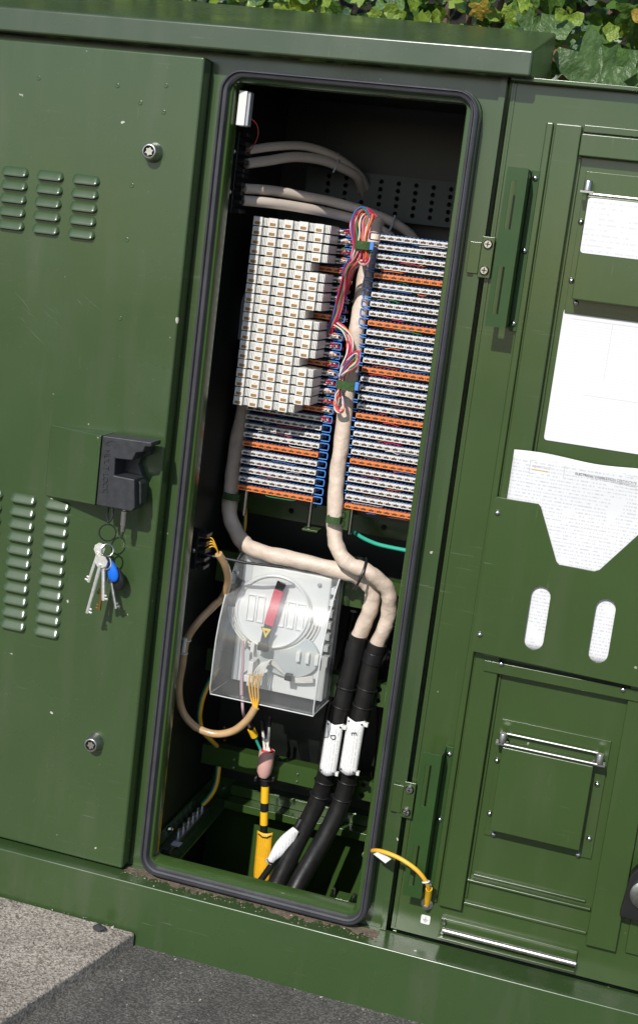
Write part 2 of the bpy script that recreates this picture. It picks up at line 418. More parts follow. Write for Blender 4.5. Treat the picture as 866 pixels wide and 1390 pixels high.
tag(MB().add([(-8, 1.25, -0.06), (8, 1.25, -0.06), (8, 1.9, 2.3), (-8, 1.9, 2.3), (8, 5, 2.4), (-8, 5, 2.4)], [(0, 1, 2, 3), (3, 2, 4, 5)]).build('shade_backing', M_soilshade, smooth=0), 'added dark backing behind the hedge, painting the shade in its gaps', kind='structure')  # added backing, its dark colour stands in for shade deep in the hedge

gr = MB(); rg = random.Random(5)
for i in range(700):
    x = rg.uniform(-0.75, 0.25); y = -0.053 - 0.5 * rg.random() ** 2.2; z = 0.0 if x < SX + (y + 0.0525) * 0.245 else -0.022; s_ = rg.uniform(0.0008, 0.0032)
    q = [Vector((rg.uniform(-1, 1), rg.uniform(-1, 1), rg.uniform(0, 0.8))) * s_ for _ in range(4)]
    gr.add([(x + a_.x, y + a_.y, z + max(0.0002, a_.z)) for a_ in q], [(0, 1, 2), (0, 2, 3), (0, 3, 1), (1, 3, 2)], rg.choice((0, 0, 1, 2)))
tag(gr.build('pavement_grit', [mat('grit_grey', (0.2, 0.18, 0.16), 0.9), mat('grit_light', (0.42, 0.38, 0.32), 0.9), mat('grit_dark', (0.05, 0.04, 0.03), 0.9)], smooth=0), 'loose grit scattered along the foot of the plinth', 'grit', kind='stuff')
pb = P(133, 1268, -0.075); pb.z = 0.003
pm = MB(); pq = []
for i in range(5):
    for k in range(8): a_ = 2 * math.pi * k / 8; r_ = 0.009 * math.sin(math.pi * (i + 0.5) / 5) * rg.uniform(0.75, 1.2); pq.append((pb.x + r_ * math.cos(a_), pb.y + r_ * 0.8 * math.sin(a_), 0.0005 + 0.010 * i / 4 * rg.uniform(0.9, 1.1)))
pm.add(pq, [(i * 8 + k, i * 8 + (k + 1) % 8, (i + 1) * 8 + (k + 1) % 8, (i + 1) * 8 + k) for i in range(4) for k in range(8)] + [tuple(range(32, 40)), tuple(reversed(range(8)))])
tag(pm.build('pebble', mat('black_stone', (0.03, 0.03, 0.032), 0.7), smooth=20), 'small black stone on the paving slab against the plinth', 'stone')

# ------------------------------------------------------------------ street cabinet
cab = thing('street_cabinet', 'green steel telecoms street cabinet with its right compartment standing open', 'cabinet', (-0.34, 0.15, 0.0))
AR = (-0.1735, 0.1342, 0.0965, 1.1990)      # clear opening
GO = (-0.1905, 0.1515, 0.0785, 1.2140)      # gasket outer
GI = (-0.1775, 0.1400, 0.0905, 1.2035)      # gasket inner


def grow(r, d): return (r[0] - d, r[1] + d, r[2] - d, r[3] + d)


fr = MB().loft([rr(-0.865, 0.1765, 0.072, 1.235, 0.004, 0.02), rr(-0.865, 0.1765, 0.072, 1.235, 0.004, 0.0), rr(*grow(GO, 0.001), 0.03, 0.0), rr(*grow(GO, 0.001), 0.03, 0.02)], closed=True)
fr.box(0.1695, 0.1775, -0.0045, -0.0003, 0.0735, 1.236)
fr.build('frame', M_door, cab, smooth=30)
rim = MB().loft([rr(*grow(GO, 0.0006), 0.030, 0.012), rr(*grow(GO, 0.0006), 0.030, -0.018), rr(*grow(GI, 0.001), 0.018, -0.0195), rr(*grow(AR, 0.0012), 0.009, -0.0205), rr(*AR, 0.008, -0.0190), rr(*AR, 0.008, 0.006), rr(*grow(AR, 0.002), 0.008, 0.006), rr(*grow(AR, 0.002), 0.008, -0.010), rr(*grow(GO, -0.002), 0.028, -0.010)])
rim.build('aperture_rim', M_in, cab, smooth=40)


def lerp4(a, b, t): return tuple(x + (y - x) * t for x, y in zip(a, b))


gk = []
for t_, y_ in ((0.0, -0.0170), (0.0, -0.0255), (0.10, -0.0290), (0.30, -0.0300), (0.40, -0.0262), (0.50, -0.0262), (0.58, -0.0290), (0.80, -0.0280), (0.90, -0.0235), (1.0, -0.0190)):
    gk.append(rr(*lerp4(GO, GI, t_), 0.030 - 0.012 * t_, y_))
MB().loft(gk).build('rubber_gasket', M_rubber, cab, smooth=50)
# roof: front fascia, top sloping up to the back
rf = MB()
def rofs(x, xb):
    return [(x, -0.0355, 1.2340), (x, -0.03485, 1.2500), (x, -0.0342, 1.2660), (xb, 0.330, 1.3515), (xb, 0.330, 1.2600), (x, -0.01, 1.2360)]
a, b_ = rofs(-0.885, -0.87), rofs(0.2090, 0.1905)
a[3] = (-0.87, 0.330, 1.3600)
rf.add(a + b_, [tuple(range(6)), tuple(range(11, 5, -1))] + [(i, 6 + i, 6 + (i + 1) % 6, (i + 1) % 6) for i in range(6)])
rf.f = [tuple(reversed(f)) for f in rf.f]
M_roof = green_paint('green_enamel_roof', (0.038, 0.060, 0.025), 1.3)
rf.build('roof', M_roof, cab, bevel=0.0035, seg=3)
# plinth with a ledge
pl = MB().prism([(-0.050, -0.20), (-0.050, 0.0725), (0.001, 0.0725), (0.001, 0.060), (-0.040, 0.060), (-0.040, -0.20)], -0.885, 0.6200, 'x')
pl.build('plinth', M_plinth, cab, bevel=0.002, seg=3)
MB().box(0.6100, 0.6198, -0.0395, 0.33, -0.20, 0.0580).box(0.1785, 0.6095, 0.0300, 0.3300, 0.0540, 0.0580).build('plinth_end', M_door, cab, bevel=0.002)
# body walls
MB().box(0.1745, 0.1780, 0.021, 0.325, -0.2, 1.236).build('side_wall', M_door, cab)
MB().box(-0.865, -0.8615, 0.021, 0.325, -0.2, 1.236).build('side_wall', M_door, cab)
MB().box(-0.861, 0.174, 0.3215, 0.325, -0.2, 1.236).build('back_wall', M_door, cab)
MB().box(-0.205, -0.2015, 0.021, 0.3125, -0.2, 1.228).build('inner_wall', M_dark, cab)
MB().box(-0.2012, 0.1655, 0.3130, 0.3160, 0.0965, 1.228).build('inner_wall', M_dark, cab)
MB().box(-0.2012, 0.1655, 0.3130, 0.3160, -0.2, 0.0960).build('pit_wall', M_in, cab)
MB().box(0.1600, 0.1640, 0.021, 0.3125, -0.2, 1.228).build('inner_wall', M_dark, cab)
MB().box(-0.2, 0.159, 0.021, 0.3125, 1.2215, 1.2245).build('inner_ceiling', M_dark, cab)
MB().box(-0.2, 0.159, -0.038, 0.3125, -0.205, -0.2015).build('pit_floor', M_soilshade, cab)
# sill and side ledges round the cable pit
MB().box(-0.1715, 0.1320, 0.0075, 0.030, 0.066, 0.0760).build('sill', M_in, cab, bevel=0.001)
MB().box(-0.2005, -0.160, 0.046, 0.300, 0.060, 0.0640).box(-0.2005, -0.1965, 0.046, 0.300, 0.0645, 0.095).build('side_ledge', M_in, cab, bevel=0.001)
MB().box(-0.1595, 0.158, 0.262, 0.2645, 0.066, 0.0790).box(-0.1595, 0.158, 0.265, 0.312, 0.0760, 0.0785).build('back_ledge', M_in, cab, bevel=0.0006)
MB().box(-0.1595, 0.158, 0.290, 0.2925, 0.0790, 0.0960).box(-0.1595, 0.158, 0.2928, 0.312, 0.0935, 0.0960).build('back_ledge', M_in, cab, bevel=0.0006)
MB().box(0.140, 0.158, 0.046, 0.261, 0.060, 0.064).build('side_ledge', M_in, cab, bevel=0.001)
# perforated plate at the top
holes = [circ(P(447 + 23.7 * i, 238 + 2.3 * i, 0.28).x, 1.1085 - 0.0112 * j, 0.0036) for i in range(8) for j in range(5)]
plate('perforated_plate', [(-0.150, 1.0525), (0.155, 1.0525), (0.155, 1.1190), (-0.150, 1.1190)], holes, 0.279, 0.281, mat('grey_green_plate', (0.030, 0.040, 0.035), 0.5, var=0.15), cab)


def rail(z0, z1, Y, x0=-0.196, x1=0.1585, hs=(), r=0.0045):
    vs, fs = curve_plate([(x0, z0), (x1, z0), (x1, z1), (x0, z1)], [circ(x, z, r, 12) for x, z in hs], 0.002)
    m = MB().add([(x, y + Y, z) for x, y, z in vs], fs)
    m.box(x0, x1, Y + 0.0012, Y + 0.022, z1 - 0.002, z1 - 0.0002).box(x0, x1, Y + 0.0012, Y + 0.018, z0 + 0.0002, z0 + 0.002)
    return m.build('rail', M_in, cab, bevel=0.0005, seg=1)


rail(0.470, 0.520, 0.195, hs=[(0.026, 0.508), (0.026, 0.483), (0.048, 0.504), (0.048, 0.481), (0.104, 0.506), (0.104, 0.483), (-0.10, 0.508), (-0.10, 0.483)])
rail(0.322, 0.3580, 0.195, hs=[(0.086, 0.349), (0.086, 0.331), (0.109, 0.349), (0.109, 0.331), (-0.01, 0.349), (-0.01, 0.331)])
rail(0.1525, 0.1850, 0.226, hs=[(0.076, 0.1775), (0.076, 0.1600), (0.100, 0.1775), (0.100, 0.1600)])
rail(0.575, 0.607, 0.245, hs=[(-0.10, 0.59), (0.05, 0.59)])
# small bolts on rails
def bolt(name, c, r, h, m, parent, axis=(0, -1, 0), sides=12):
    return MB().lathe(c, [(0, r), (h * 0.7, r), (h, r * 0.65)], axis, sides).build(name, m, parent, smooth=40)


for (px, py, Y) in ((318, 1031, 0.2245), (317, 1042, 0.2245), (404, 1051, 0.2245), (403, 1061, 0.2245)): bolt('bolt', P(px, py, Y), 0.0018, 0.0022, M_steel, cab)
for (px, py, Y) in ((306, 986, 0.20), (306, 1003, 0.20), (305, 1068, 0.24)): bolt('bolt', P(px, py, Y), 0.0026, 0.006, M_chrome, cab)
# sill bracket with two bolts
c0 = P(450, 1222, 0.02); c1 = P(479, 1231, 0.02)
MB().box(c0.x - 0.004, c1.x + 0.004, 0.012, 0.040, 0.0763, 0.0805).box(c0.x + 0.006, c1.x - 0.006, 0.014, 0.038, 0.0806, 0.0925).build('sill_bracket', M_in, cab, bevel=0.001)
for c in (c0, c1): MB().lathe((c.x, 0.024, 0.0806), [(0, 0.0045), (0.006, 0.0045), (0.0065, 0.0032), (0.020, 0.0032)], (0, 0, 1), 10).build('bolt', M_chrome, cab)
# triangular gusset on the right wall
MB().prism([(0.1605, 0.42), (0.1605, 0.35), (0.110, 0.42)], 0.23, 0.233, 'y').build('gusset', M_in, cab)
# earth bar with bolts on the left ledge
eb = MB().box(-0.196, -0.178, 0.07, 0.25, 0.0645, 0.0715)
ebo = eb.build('earth_bar', M_steel, cab, bevel=0.0008)
for i in range(6):
    yy = 0.125 + i * 0.021
    MB().lathe((-0.187, yy, 0.0716), [(0, 0.0055), (0.004, 0.0055), (0.0042, 0.0036), (0.012, 0.0036), (0.0125, 0.002)], (0, 0, 1), 10).build('bolt', M_chrome, ebo, smooth=40)
MB().lathe(P(230, 1125, 0.07), [(0, 0.0055), (0.004, 0.005), (0.006, 0.002)], (0.8, -0.6, 0), 12).build('bolt', M_chrome, cab, smooth=40)
MB().box(-0.184, -0.170, 0.085, 0.1, 0.0722, 0.0730).build('earth_label', M_white, ebo)
# cable clamps on the left wall
for (px, py, Y) in ((328, 207, 0.06), (322, 262, 0.06), (273, 748, 0.05)):
    c = P(px, py, Y)
    k = MB().box(-0.2008, c.x - 0.004, Y - 0.004, Y + 0.02, c.z - 0.028, c.z + 0.028)
    for q in range(5): k.box(c.x - 0.0035, c.x + 0.008, Y - 0.004, Y + 0.02, c.z - 0.027 + q * 0.012, c.z - 0.021 + q * 0.012)
    ko = k.build('cable_clamp', M_black, cab, bevel=0.001)
    bolt('screw', (c.x - 0.010, Y - 0.0042, c.z + 0.0), 0.0035, 0.003, M_steel, ko)
MB().tube([P(274, 752, 0.06), P(335, 764, 0.075), P(385, 770, 0.09)], 0.0022, 8).build('clamp_rod', M_black, cab)
# dirt specks caught on the ledge
dv = MB()
for i in range(230):
    x = random.uniform(-0.215, 0.172); t_ = random.random() ** 1.5
    y = -0.047 + 0.022 * random.random() ** 0.6; s_ = random.uniform(0.0008, 0.0024); z = 0.0727
    q = [Vector((random.uniform(-1, 1), random.uniform(-1, 1), random.uniform(-0.1, 0.7))) * s_ for _ in range(4)]
    dv.add([(x + a_.x, y + a_.y, z + max(0, a_.z)) for a_ in q], [(0, 1, 2), (0, 2, 3), (0, 3, 1), (1, 3, 2)], random.choice((0, 0, 1, 1, 2)))
tag(dv.build('ledge_grit', [mat('grit_brown', (0.16, 0.11, 0.075), 0.9), mat('grit_tan', (0.27, 0.21, 0.15), 0.9), mat('grit_pale', (0.42, 0.36, 0.28), 0.9)], smooth=0), 'brown grit and leaf crumbs lying on the plinth ledge', 'grit', kind='stuff')
dd = MB(); nx = 90
M_dirt = mat('dried_dirt', (0.13, 0.100, 0.070), 0.95, var=0.35, vscale=120, bump=1.0, bscale=300, bdist=0.002)
L0 = []; L1 = []
for i in range(nx + 1):
    x = -0.2145 + 0.385 * i / nx
    wd = 0.010 + 0.006 * math.sin(x * 41) + random.uniform(0, 0.007)
    L0.append((x, -0.010, 0.0733)); L1.append((x, -0.019 - wd * random.choice((0.4, 0.9, 1.0)), 0.0729))
dd.add(L0 + L1, [(i, nx + 1 + i, nx + 2 + i, i + 1) for i in range(nx)])
tag(dd.build('ledge_dirt', M_dirt, smooth=0), 'crust of dried brown dirt along the plinth ledge under the opening', 'dirt', kind='stuff')

# ------------------------------------------------------------------ closed louvred door (left)
ld = MB().box(-0.855, -0.2140, -0.0300, -0.0015, 0.0775, 1.2250).build('louvred_door', M_door, cab, bevel=0.0038, seg=3)
# louvre: a pressed hood, open below
def louvre_mesh():
    nx, nz = 18, 9; W_, H_ = 0.0205, 0.0072; v = []; f = []
    for j in range(nz + 1):
        tz = -1 + 2 * j / nz
        for i in range(nx + 1):
            tx = -1 + 2 * i / nx
            x = tx * W_
            ex = max(0.0, (abs(x) - (W_ - H_)) / H_); 
            lim = math.sqrt(max(0.0, 1 - ex * ex))
            z = tz * H_ * max(lim, 0.02)
            rr_ = max(ex, 0)
            prof = min(1.0, (1 - tz) / 1.55) ** 0.8 if tz > -0.80 else (tz + 1) / 0.20
            y = -0.0062 * max(0.0, prof) * math.sqrt(max(0.0, 1 - min(1, rr_) ** 3))
            v.append((x, y, z))
    for j in range(nz):
        for i in range(nx):
            a = j * (nx + 1) + i; f.append((a, a + 1, a + nx + 2, a + nx + 1))
    return v, f
lv, lf = louvre_mesh()
lme = MB().add(lv, lf).build('louvre', M_door, None, smooth=60)
COL.objects.unlink(lme); lm = lme.data; bpy.data.objects.remove(lme)
for cx in (-0.4725, -0.4195, -0.3660):
    for j in range(5): inst(lm, 'louvre', ld, (cx, -0.0301, 1.0510 - 0.0180 * j))
    for j in range(11): inst(lm, 'louvre', ld, (cx, -0.0301, 0.5985 - 0.0188 * j))
for (x, z) in ((-0.449, 1.178), (-0.333, 1.178), (-0.264, 1.184), (-0.298, 1.159), (-0.264, 1.150), (-0.299, 1.051), (-0.299, 0.979), (-0.298, 0.873)):
    MB().lathe((x, -0.0299, z), [(0, 0.0034), (0.0005, 0.0030), (0.0006, 0.0022), (0.0003, 0.0012)], sides=14).build('dimple', M_door, ld, smooth=60)
for (px, py) in ((206, 207), (127, 1007)):
    c = P(px + 2.5, py, -0.03); c.y = -0.0300
    k = MB().lathe(c, [(0, 0.0136), (0.002, 0.0134), (0.011, 0.0108), (0.0150, 0.0098), (0.0155, 0.0092), (0.0155, 0.0078), (0.0105, 0.0075), (0.0105, 0.001)], sides=28, mis=[0, 0, 0, 0, 0, 0, 1])
    star = []
    for q in range(12):
        a = 2 * math.pi * q / 12 + 0.3; r = 0.0058 if q % 2 == 0 else 0.0040; star.append((c.x + r * math.cos(a), c.z + r * math.sin(a)))
    k.prism(star, c.y - 0.0145, c.y - 0.0106, 'y', 2)
    k.build('lock_barrel', [M_steel, M_black, M_chrome], ld, smooth=40)
# wedge-shaped housing for the padlock
wz0, wz1 = 0.6085, 0.7120
wd = MB().add([(-0.388, -0.0302, wz0), (-0.291, -0.0302, wz0 + 0.002), (-0.291, -0.0720, wz0 + 0.010), (-0.388, -0.0302, wz1), (-0.291, -0.0302, wz1 + 0.004), (-0.291, -0.0720, wz1 + 0.004)],
              [(0, 1, 2), (3, 5, 4), (0, 2, 5, 3), (1, 4, 5, 2), (0, 3, 4, 1)])
wd.build('lock_housing', M_door, ld, bevel=0.002, seg=2)

M_scr = mat('bare_scratch', (0.095, 0.125, 0.08), 0.6, var=0.3, vscale=200)
rs = random.Random(11)
def scratch(x, z, L_, a, Y=-0.0303):
    d = Vector((math.cos(a), 0, math.sin(a))) * L_; n_ = Vector((-math.sin(a), 0, math.cos(a))) * rs.uniform(0.00012, 0.0003); p = Vector((x, Y, z)); m_ = p + d * 0.5 + n_ * rs.uniform(-6, 6)
    t_ = Vector((0, 0.0002, 0))
    MB().add([p, m_ - n_, p + d, m_ + n_, p + t_, m_ - n_ + t_, p + d + t_, m_ + n_ + t_], [(0, 1, 2, 3), (7, 6, 5, 4)]).build('scratch', M_scr, ld, smooth=0)
for i in range(9): scratch(rs.uniform(-0.47, -0.36), rs.uniform(0.84, 0.90), rs.uniform(0.012, 0.05), rs.uniform(-0.75, -0.45))
for i in range(8): scratch(rs.uniform(-0.245, -0.222), rs.uniform(0.62, 0.72), rs.uniform(0.004, 0.014), rs.uniform(-1.2, 1.2))
for i in range(10): scratch(rs.uniform(-0.42, -0.24), rs.uniform(0.12, 0.80), rs.uniform(0.004, 0.022), rs.choice((rs.uniform(-0.8, 0.3), rs.uniform(1.3, 1.8))))

# ------------------------------------------------------------------ padlock and keys
pk = thing('padlock', 'black C-shaped padlock clamped beside the green wedge on the closed door', 'padlock', (-0.255, -0.055, 0.62))
body = [(-0.2865, 0.6205), (-0.2340, 0.6205), (-0.2300, 0.6260), (-0.2345, 0.6650), (-0.2640, 0.6655), (-0.2650, 0.6885), (-0.2400, 0.6900), (-0.2360, 0.7010), (-0.2260, 0.7040), (-0.2240, 0.7115), (-0.2150, 0.7125), (-0.2150, 0.7190), (-0.2865, 0.7170)]
MB().prism(body, -0.0780, -0.0440, 'y').build('body', M_lock, pk, bevel=0.0018, seg=3)
MB().prism([(-0.2860, 0.6300), (-0.2310, 0.6330), (-0.2330, 0.6560), (-0.2450, 0.6790), (-0.2420, 0.6900), (-0.2300, 0.6950), (-0.2290, 0.7080), (-0.2860, 0.7120)], -0.0437, -0.0305, 'y').build('back_plate', M_lock, pk, bevel=0.0015)
MB().prism([(-0.2335, 0.6225), (-0.2270, 0.6300), (-0.2300, 0.6580), (-0.2345, 0.6620)], -0.0640, -0.0440, 'y').build('jaw', M_lock, pk, bevel=0.002)
text('lettering', 'MUL·T·LOCK', 0.0105, (-0.2815, -0.0779, 0.7000), (0.04, 0, -1), (1, 0, 0.04), M_lock, pk, thick=0.0013)
MB().tube([Vector((-0.2735 + 0.0065 * math.cos(a), -0.0781, 0.7085 + 0.0028 * math.sin(a) + 0.002 * math.cos(a))) for a in [i * 0.35 for i in range(14)]], 0.0006, 6).build('emblem', M_lock, pk)
MB().lathe((-0.2520, -0.0600, 0.6206), [(0, 0.0030), (0.005, 0.0030), (0.0055, 0.0046), (0.026, 0.0046), (0.0262, 0.0036), (0.034, 0.0034), (0.0345, 0.0018)], (0.02, 0, -1), 16).build('release_pin', M_chrome, pk, smooth=40)
M_key = mat('nickel_key', (0.74, 0.73, 0.69), 0.42, 0.75, var=0.12, vscale=200)
kr = thing('key_bunch', 'bunch of silver keys and blue and black fob hanging from the padlock', 'keys', (-0.277, -0.055, 0.46))
def ring(name, c, r, t, nrm, m, parent, n=26, sq=1.0):
    nrm = Vector(nrm).normalized(); u = nrm.orthogonal().normalized(); b = nrm.cross(u); c = Vector(c)
    return MB().tube([c + u * (r * math.cos(2 * math.pi * k / n)) + b * (r * sq * math.sin(2 * math.pi * k / n)) for k in range(n + 1)], t, 7, caps=False).build(name, m, parent)
MB().tube(smooth_path([(-0.2745, -0.062, 0.6190), (-0.2755, -0.063, 0.605), (-0.2720, -0.064, 0.5965), (-0.2680, -0.062, 0.605), (-0.2690, -0.060, 0.6190)], 5), 0.0017, 8).build('hook', M_black, kr)
ring('split_ring', P(146.5, 723, -0.06), 0.0115, 0.0011, (0.35, -1, 0.1), M_black, kr)
ring('split_ring', P(146, 747, -0.06), 0.0085, 0.0012, (0.5, -1, 0.3), M_chrome, kr)
ring('split_ring', P(142, 764, -0.060), 0.0100, 0.0012, (0.1, -1, 0.2), M_chrome, kr)
def lever_key(top, tip, m, Y, bw=0.0095, shaft=0.0027, bits=1):
    a = P(*top, Y); b = P(*tip, Y - 0.004); d = (b - a).normalized(); s_ = Vector((0, -1, 0)).cross(d).normalized()
    k = MB()
    bowl = []
    for (u, v_) in ((-0.45, 0.0), (0.45, 0.0), (0.95, 0.35), (0.95, 0.85), (0.35, 1.25), (-0.35, 1.25), (-0.95, 0.85), (-0.95, 0.35)): bowl.append(a + s_ * (u * bw) + d * (v_ * 0.013))
    n = len(bowl); y_ = Vector((0, 0.0011, 0))
    k.add([q - y_ for q in bowl] + [q + y_ for q in bowl], [tuple(reversed(range(n))), tuple(range(n, 2 * n))] + [(i, (i + 1) % n, n + (i + 1) % n, n + i) for i in range(n)])
    k.tube([a + d * 0.012, b], shaft, 8)
    for q, ln in ((0.0, 0.0065), (0.0045, 0.0050)):
        c = b - d * (0.002 + q); e = c + s_ * (ln * bits)
        k.tube([c, e], 0.0016, 6)
    return k.build('key', m, kr, smooth=40)
lever_key((140, 755), (119, 832), M_key, -0.068, bits=1)
lever_key((141, 757), (141, 815), M_key, -0.064, bw=0.006, bits=1)
lever_key((138, 738), (121, 790), M_key, -0.058, bw=0.008, bits=-1)
lever_key((144, 765), (135, 828), M_brass, -0.056, bw=0.006, bits=-1)
lever_key((150, 780), (158, 826), M_steel, -0.046, bw=0.005, bits=1)
def blob(name, c, rx, ry, rz, m, parent, tilt=0.0, cut=None):
    v = []; f = []; n1, n2 = 10, 18
    for i in range(n1 + 1):
        a = math.pi * i / n1
        for k in range(n2):
            b = 2 * math.pi * k / n2
            x, y, z = rx * math.sin(a) * math.cos(b), ry * math.sin(a) * math.sin(b), rz * math.cos(a)
            x *= 1.0 - 0.35 * (z / rz) 
            v.append((c.x + x * math.cos(tilt) + z * math.sin(tilt), c.y + y, c.z + z * math.cos(tilt) - x * math.sin(tilt)))
    for i in range(n1):
        for k in range(n2): f.append((i * n2 + k, (i + 1) * n2 + k, (i + 1) * n2 + (k + 1) % n2, i * n2 + (k + 1) % n2))
    return MB().add(v, f).build(name, m, parent, smooth=70)
blob('fob', P(153, 775, -0.056), 0.0080, 0.0045, 0.0160, M_fob, kr, tilt=-0.28)
blob('fob', P(161, 786, -0.048), 0.0090, 0.0050, 0.0165, M_black, kr, tilt=-0.15)

# ------------------------------------------------------------------ open door (right), inner face towards us
od = MB().box(0.1835, 0.585, 0.0020, 0.0260, 0.0765, 1.2365).build('open_door', M_open, cab, bevel=0.0015)
def dbox(name, x0, x1, z0, z1, y0, y1=-0.0002, m=None, bev=0.0012, label=None): return MB().box(x0, x1, y0, y1, z0, z1).build(name, m or M_open, od, bevel=bev, label=label)
dbox('top_flange', 0.1835, 0.585, 1.2310, 1.2367, -0.0160)
dbox('inner_skin', 0.1840, 0.5845, 0.0770, 1.2305, 0.0000, 0.0018, bev=0)
dbox('edge_fold', 0.1865, 0.1900, 0.080, 1.2300, -0.0015)
dbox('stiffener', 0.2335, 0.2425, 0.1330, 1.1870, -0.0055, bev=0.002)
dbox('stiffener', 0.2455, 0.2780, 0.1330, 1.1860, -0.0110, bev=0.0016)
dbox('stiffener', 0.4480, 0.4880, 0.1290, 1.1860, -0.0110, bev=0.0016)
dbox('stiffener', 0.5000, 0.5600, 0.1290, 1.1860, -0.0055, bev=0.0016)
dbox('cross_bar', 0.2790, 0.5850, 1.1495, 1.1765, -0.0150, bev=0.0016)
dbox('cross_bar', 0.2795, 0.5850, 1.1785, 1.1880, -0.0080, bev=0.0016)
dbox('cross_bar', 0.2790, 0.4470, 0.1395, 0.1440, -0.0040)
dbox('ridge', 0.2790, 0.4470, 0.1765, 0.1800, -0.0075, bev=0.0012)
dbox('ridge', 0.2860, 0.4390, 0.1855, 0.1885, -0.0055, bev=0.0012)
dbox('ridge', 0.2795, 0.2825, 0.150, 1.148, -0.0035, bev=0.001)
M_rivet = M_chrome
def rivet(x, z, Y, r=0.0037, h=0.0036, name='rivet'):
    return MB().lathe((x, Y, z), [(0, r), (h * 0.35, r), (h * 0.75, r * 0.75), (h, r * 0.3)], sides=12).build(name, M_rivet, od, smooth=60)
# document trays: back plate, box, rods with knurled knobs
def tray(x0, x1, z0, z1, Yf, label, back_rod=True):
    dbox('tray_plate', x0 - 0.008, x1 + 0.017, z0 - 0.018, z1 + 0.030, -0.0036, bev=0.0006)
    dbox('document_tray', x0, x1, z0, z1, Yf, -0.0038, bev=0.0015, label=label)
    for zz, yy in (((z1 + 0.0045, Yf - 0.0008), (z1 + 0.0135, -0.0105)) if back_rod else ((z1 + 0.0016, Yf + 0.0005),)):
        MB().tube([(x0 + 0.002, yy, zz), (x1 + 0.004, yy, zz)], 0.0017, 8).build('rod', M_chrome, od)
    for kx in (x0 - 0.0015, x1 + 0.006):
        kz = z1 + 0.0055
        k = MB()
        for q in range(1): k.lathe((kx, Yf + 0.004, kz), [(0, 0.0052), (0.0105, 0.0052), (0.0120, 0.0045)], (0, 0, 1), 16)
        k.box(kx - 0.008, kx + 0.008, Yf - 0.002, Yf + 0.011, kz - 0.003, kz - 0.0005)
        k.build('knob', M_steel, od, smooth=30)
tray(0.2985, 0.4400, 0.9760, 1.1030, -0.0270, 'upper document tray carrying a white printed card', False)
tray(0.3000, 0.4195, 0.2655, 0.3845, -0.0270, 'empty lower document tray with chrome rods and knobs')
for (px, py) in ((788, 301), (775, 381), (781, 411)): q = P(px, py, -0.006); rivet(q.x, q.z, -0.0037)
for (px, py) in ((674, 1033), (810, 1065), (664, 1105), (799, 1139), (669, 1133), (784, 1161)): q = P(px, py, -0.006); rivet(q.x, q.z, -0.0037)
# stuck cards
def card(x0, x1, z0, z1, Y, m, label):
    L = [(x, z) for x, _, z in rr(x0, x1, z0, z1, 0.004, 0, 5)]
    return plate('printed_card', L, [], Y - 0.0004, Y, m, od, label=label)
card(0.3000, 0.4330, 1.0335, 1.1005, -0.0272, M_card1, 'white printed card with rounded corners on the upper tray')
card(0.2895, 0.4430, 0.7940, 0.9630, -0.0008, M_card2, 'large white printed table stuck in the door recess')
MB().box(0.300, 0.436, -0.00125, -0.00122, 0.951, 0.9515).box(0.352, 0.3524, -0.00125, -0.00122, 0.88, 0.951).box(0.330, 0.40, -0.00125, -0.00122, 0.858, 0.8584).build('card_rule', M_inkfaint, od, smooth=0)
# folder pocket with cut-outs
po = [(0.2405, 0.5060), (0.4700, 0.5010), (0.4700, 0.7140), (0.4390, 0.7140), (0.3860, 0.6430), (0.3800, 0.6405), (0.3350, 0.6405), (0.3310, 0.6440), (0.3010, 0.7105), (0.2975, 0.7140), (0.2445, 0.7140), (0.2405, 0.7100)]
plate('document_pocket', po, [slot(0.3185, 0.5660, 0.0128, 0.0430), slot(0.4015, 0.5655, 0.0128, 0.0430)], -0.0265, -0.0245, M_open, od, bevel=0.0004)
MB().box(0.2405, 0.256, -0.0242, -0.0112, 0.5065, 0.7130).box(0.257, 0.47, -0.0242, -0.0112, 0.5030, 0.5055).build('pocket_flange', M_open, od)
dbox('pocket_flange', 0.2590, 0.47, 0.4780, 0.4930, -0.0140, bev=0.0008)
for (px, py, Y) in ((675, 696, -0.0265), (651, 861, -0.0265), (680, 901, -0.0141), (845, 936, -0.0141)): q = P(px, py, Y); rivet(q.x, q.z, Y)
# channel-shaped brackets with two slots
M_brk = mat('green_bracket_no_sky_sheen', (0.021, 0.055, 0.012), 0.45, spec=0.35, var=0.08)  # darker green stands in for the sky reflection its front lacks
def bracket(z0, z1):
    vs, fs = curve_plate([(0.1985, z0), (0.2245, z0), (0.2245, z1), (0.1985, z1)], [[(0.2050, z1 - 0.075), (0.2130, z1 - 0.075), (0.2130, z1 - 0.016), (0.2050, z1 - 0.016)], [(0.2050, z0 + 0.016), (0.2130, z0 + 0.016), (0.2130, z0 + 0.075), (0.2050, z0 + 0.075)]], 0.002)
    k = MB().add([(x, y - 0.0400, z) for x, y, z in vs], fs)
    k.box(0.2226, 0.2246, -0.0388, -0.0002, z0 + 0.0003, z1 - 0.0003).box(0.2249, 0.2350, -0.0062, -0.0040, z0 - 0.004, z1 + 0.002)
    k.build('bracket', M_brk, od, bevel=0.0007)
    for zz in (z1 - 0.008, (z0 + z1) / 2, z0 + 0.006): rivet(0.2300, zz, -0.0062)
bracket(0.9300, 1.1260); bracket(0.1520, 0.3590)
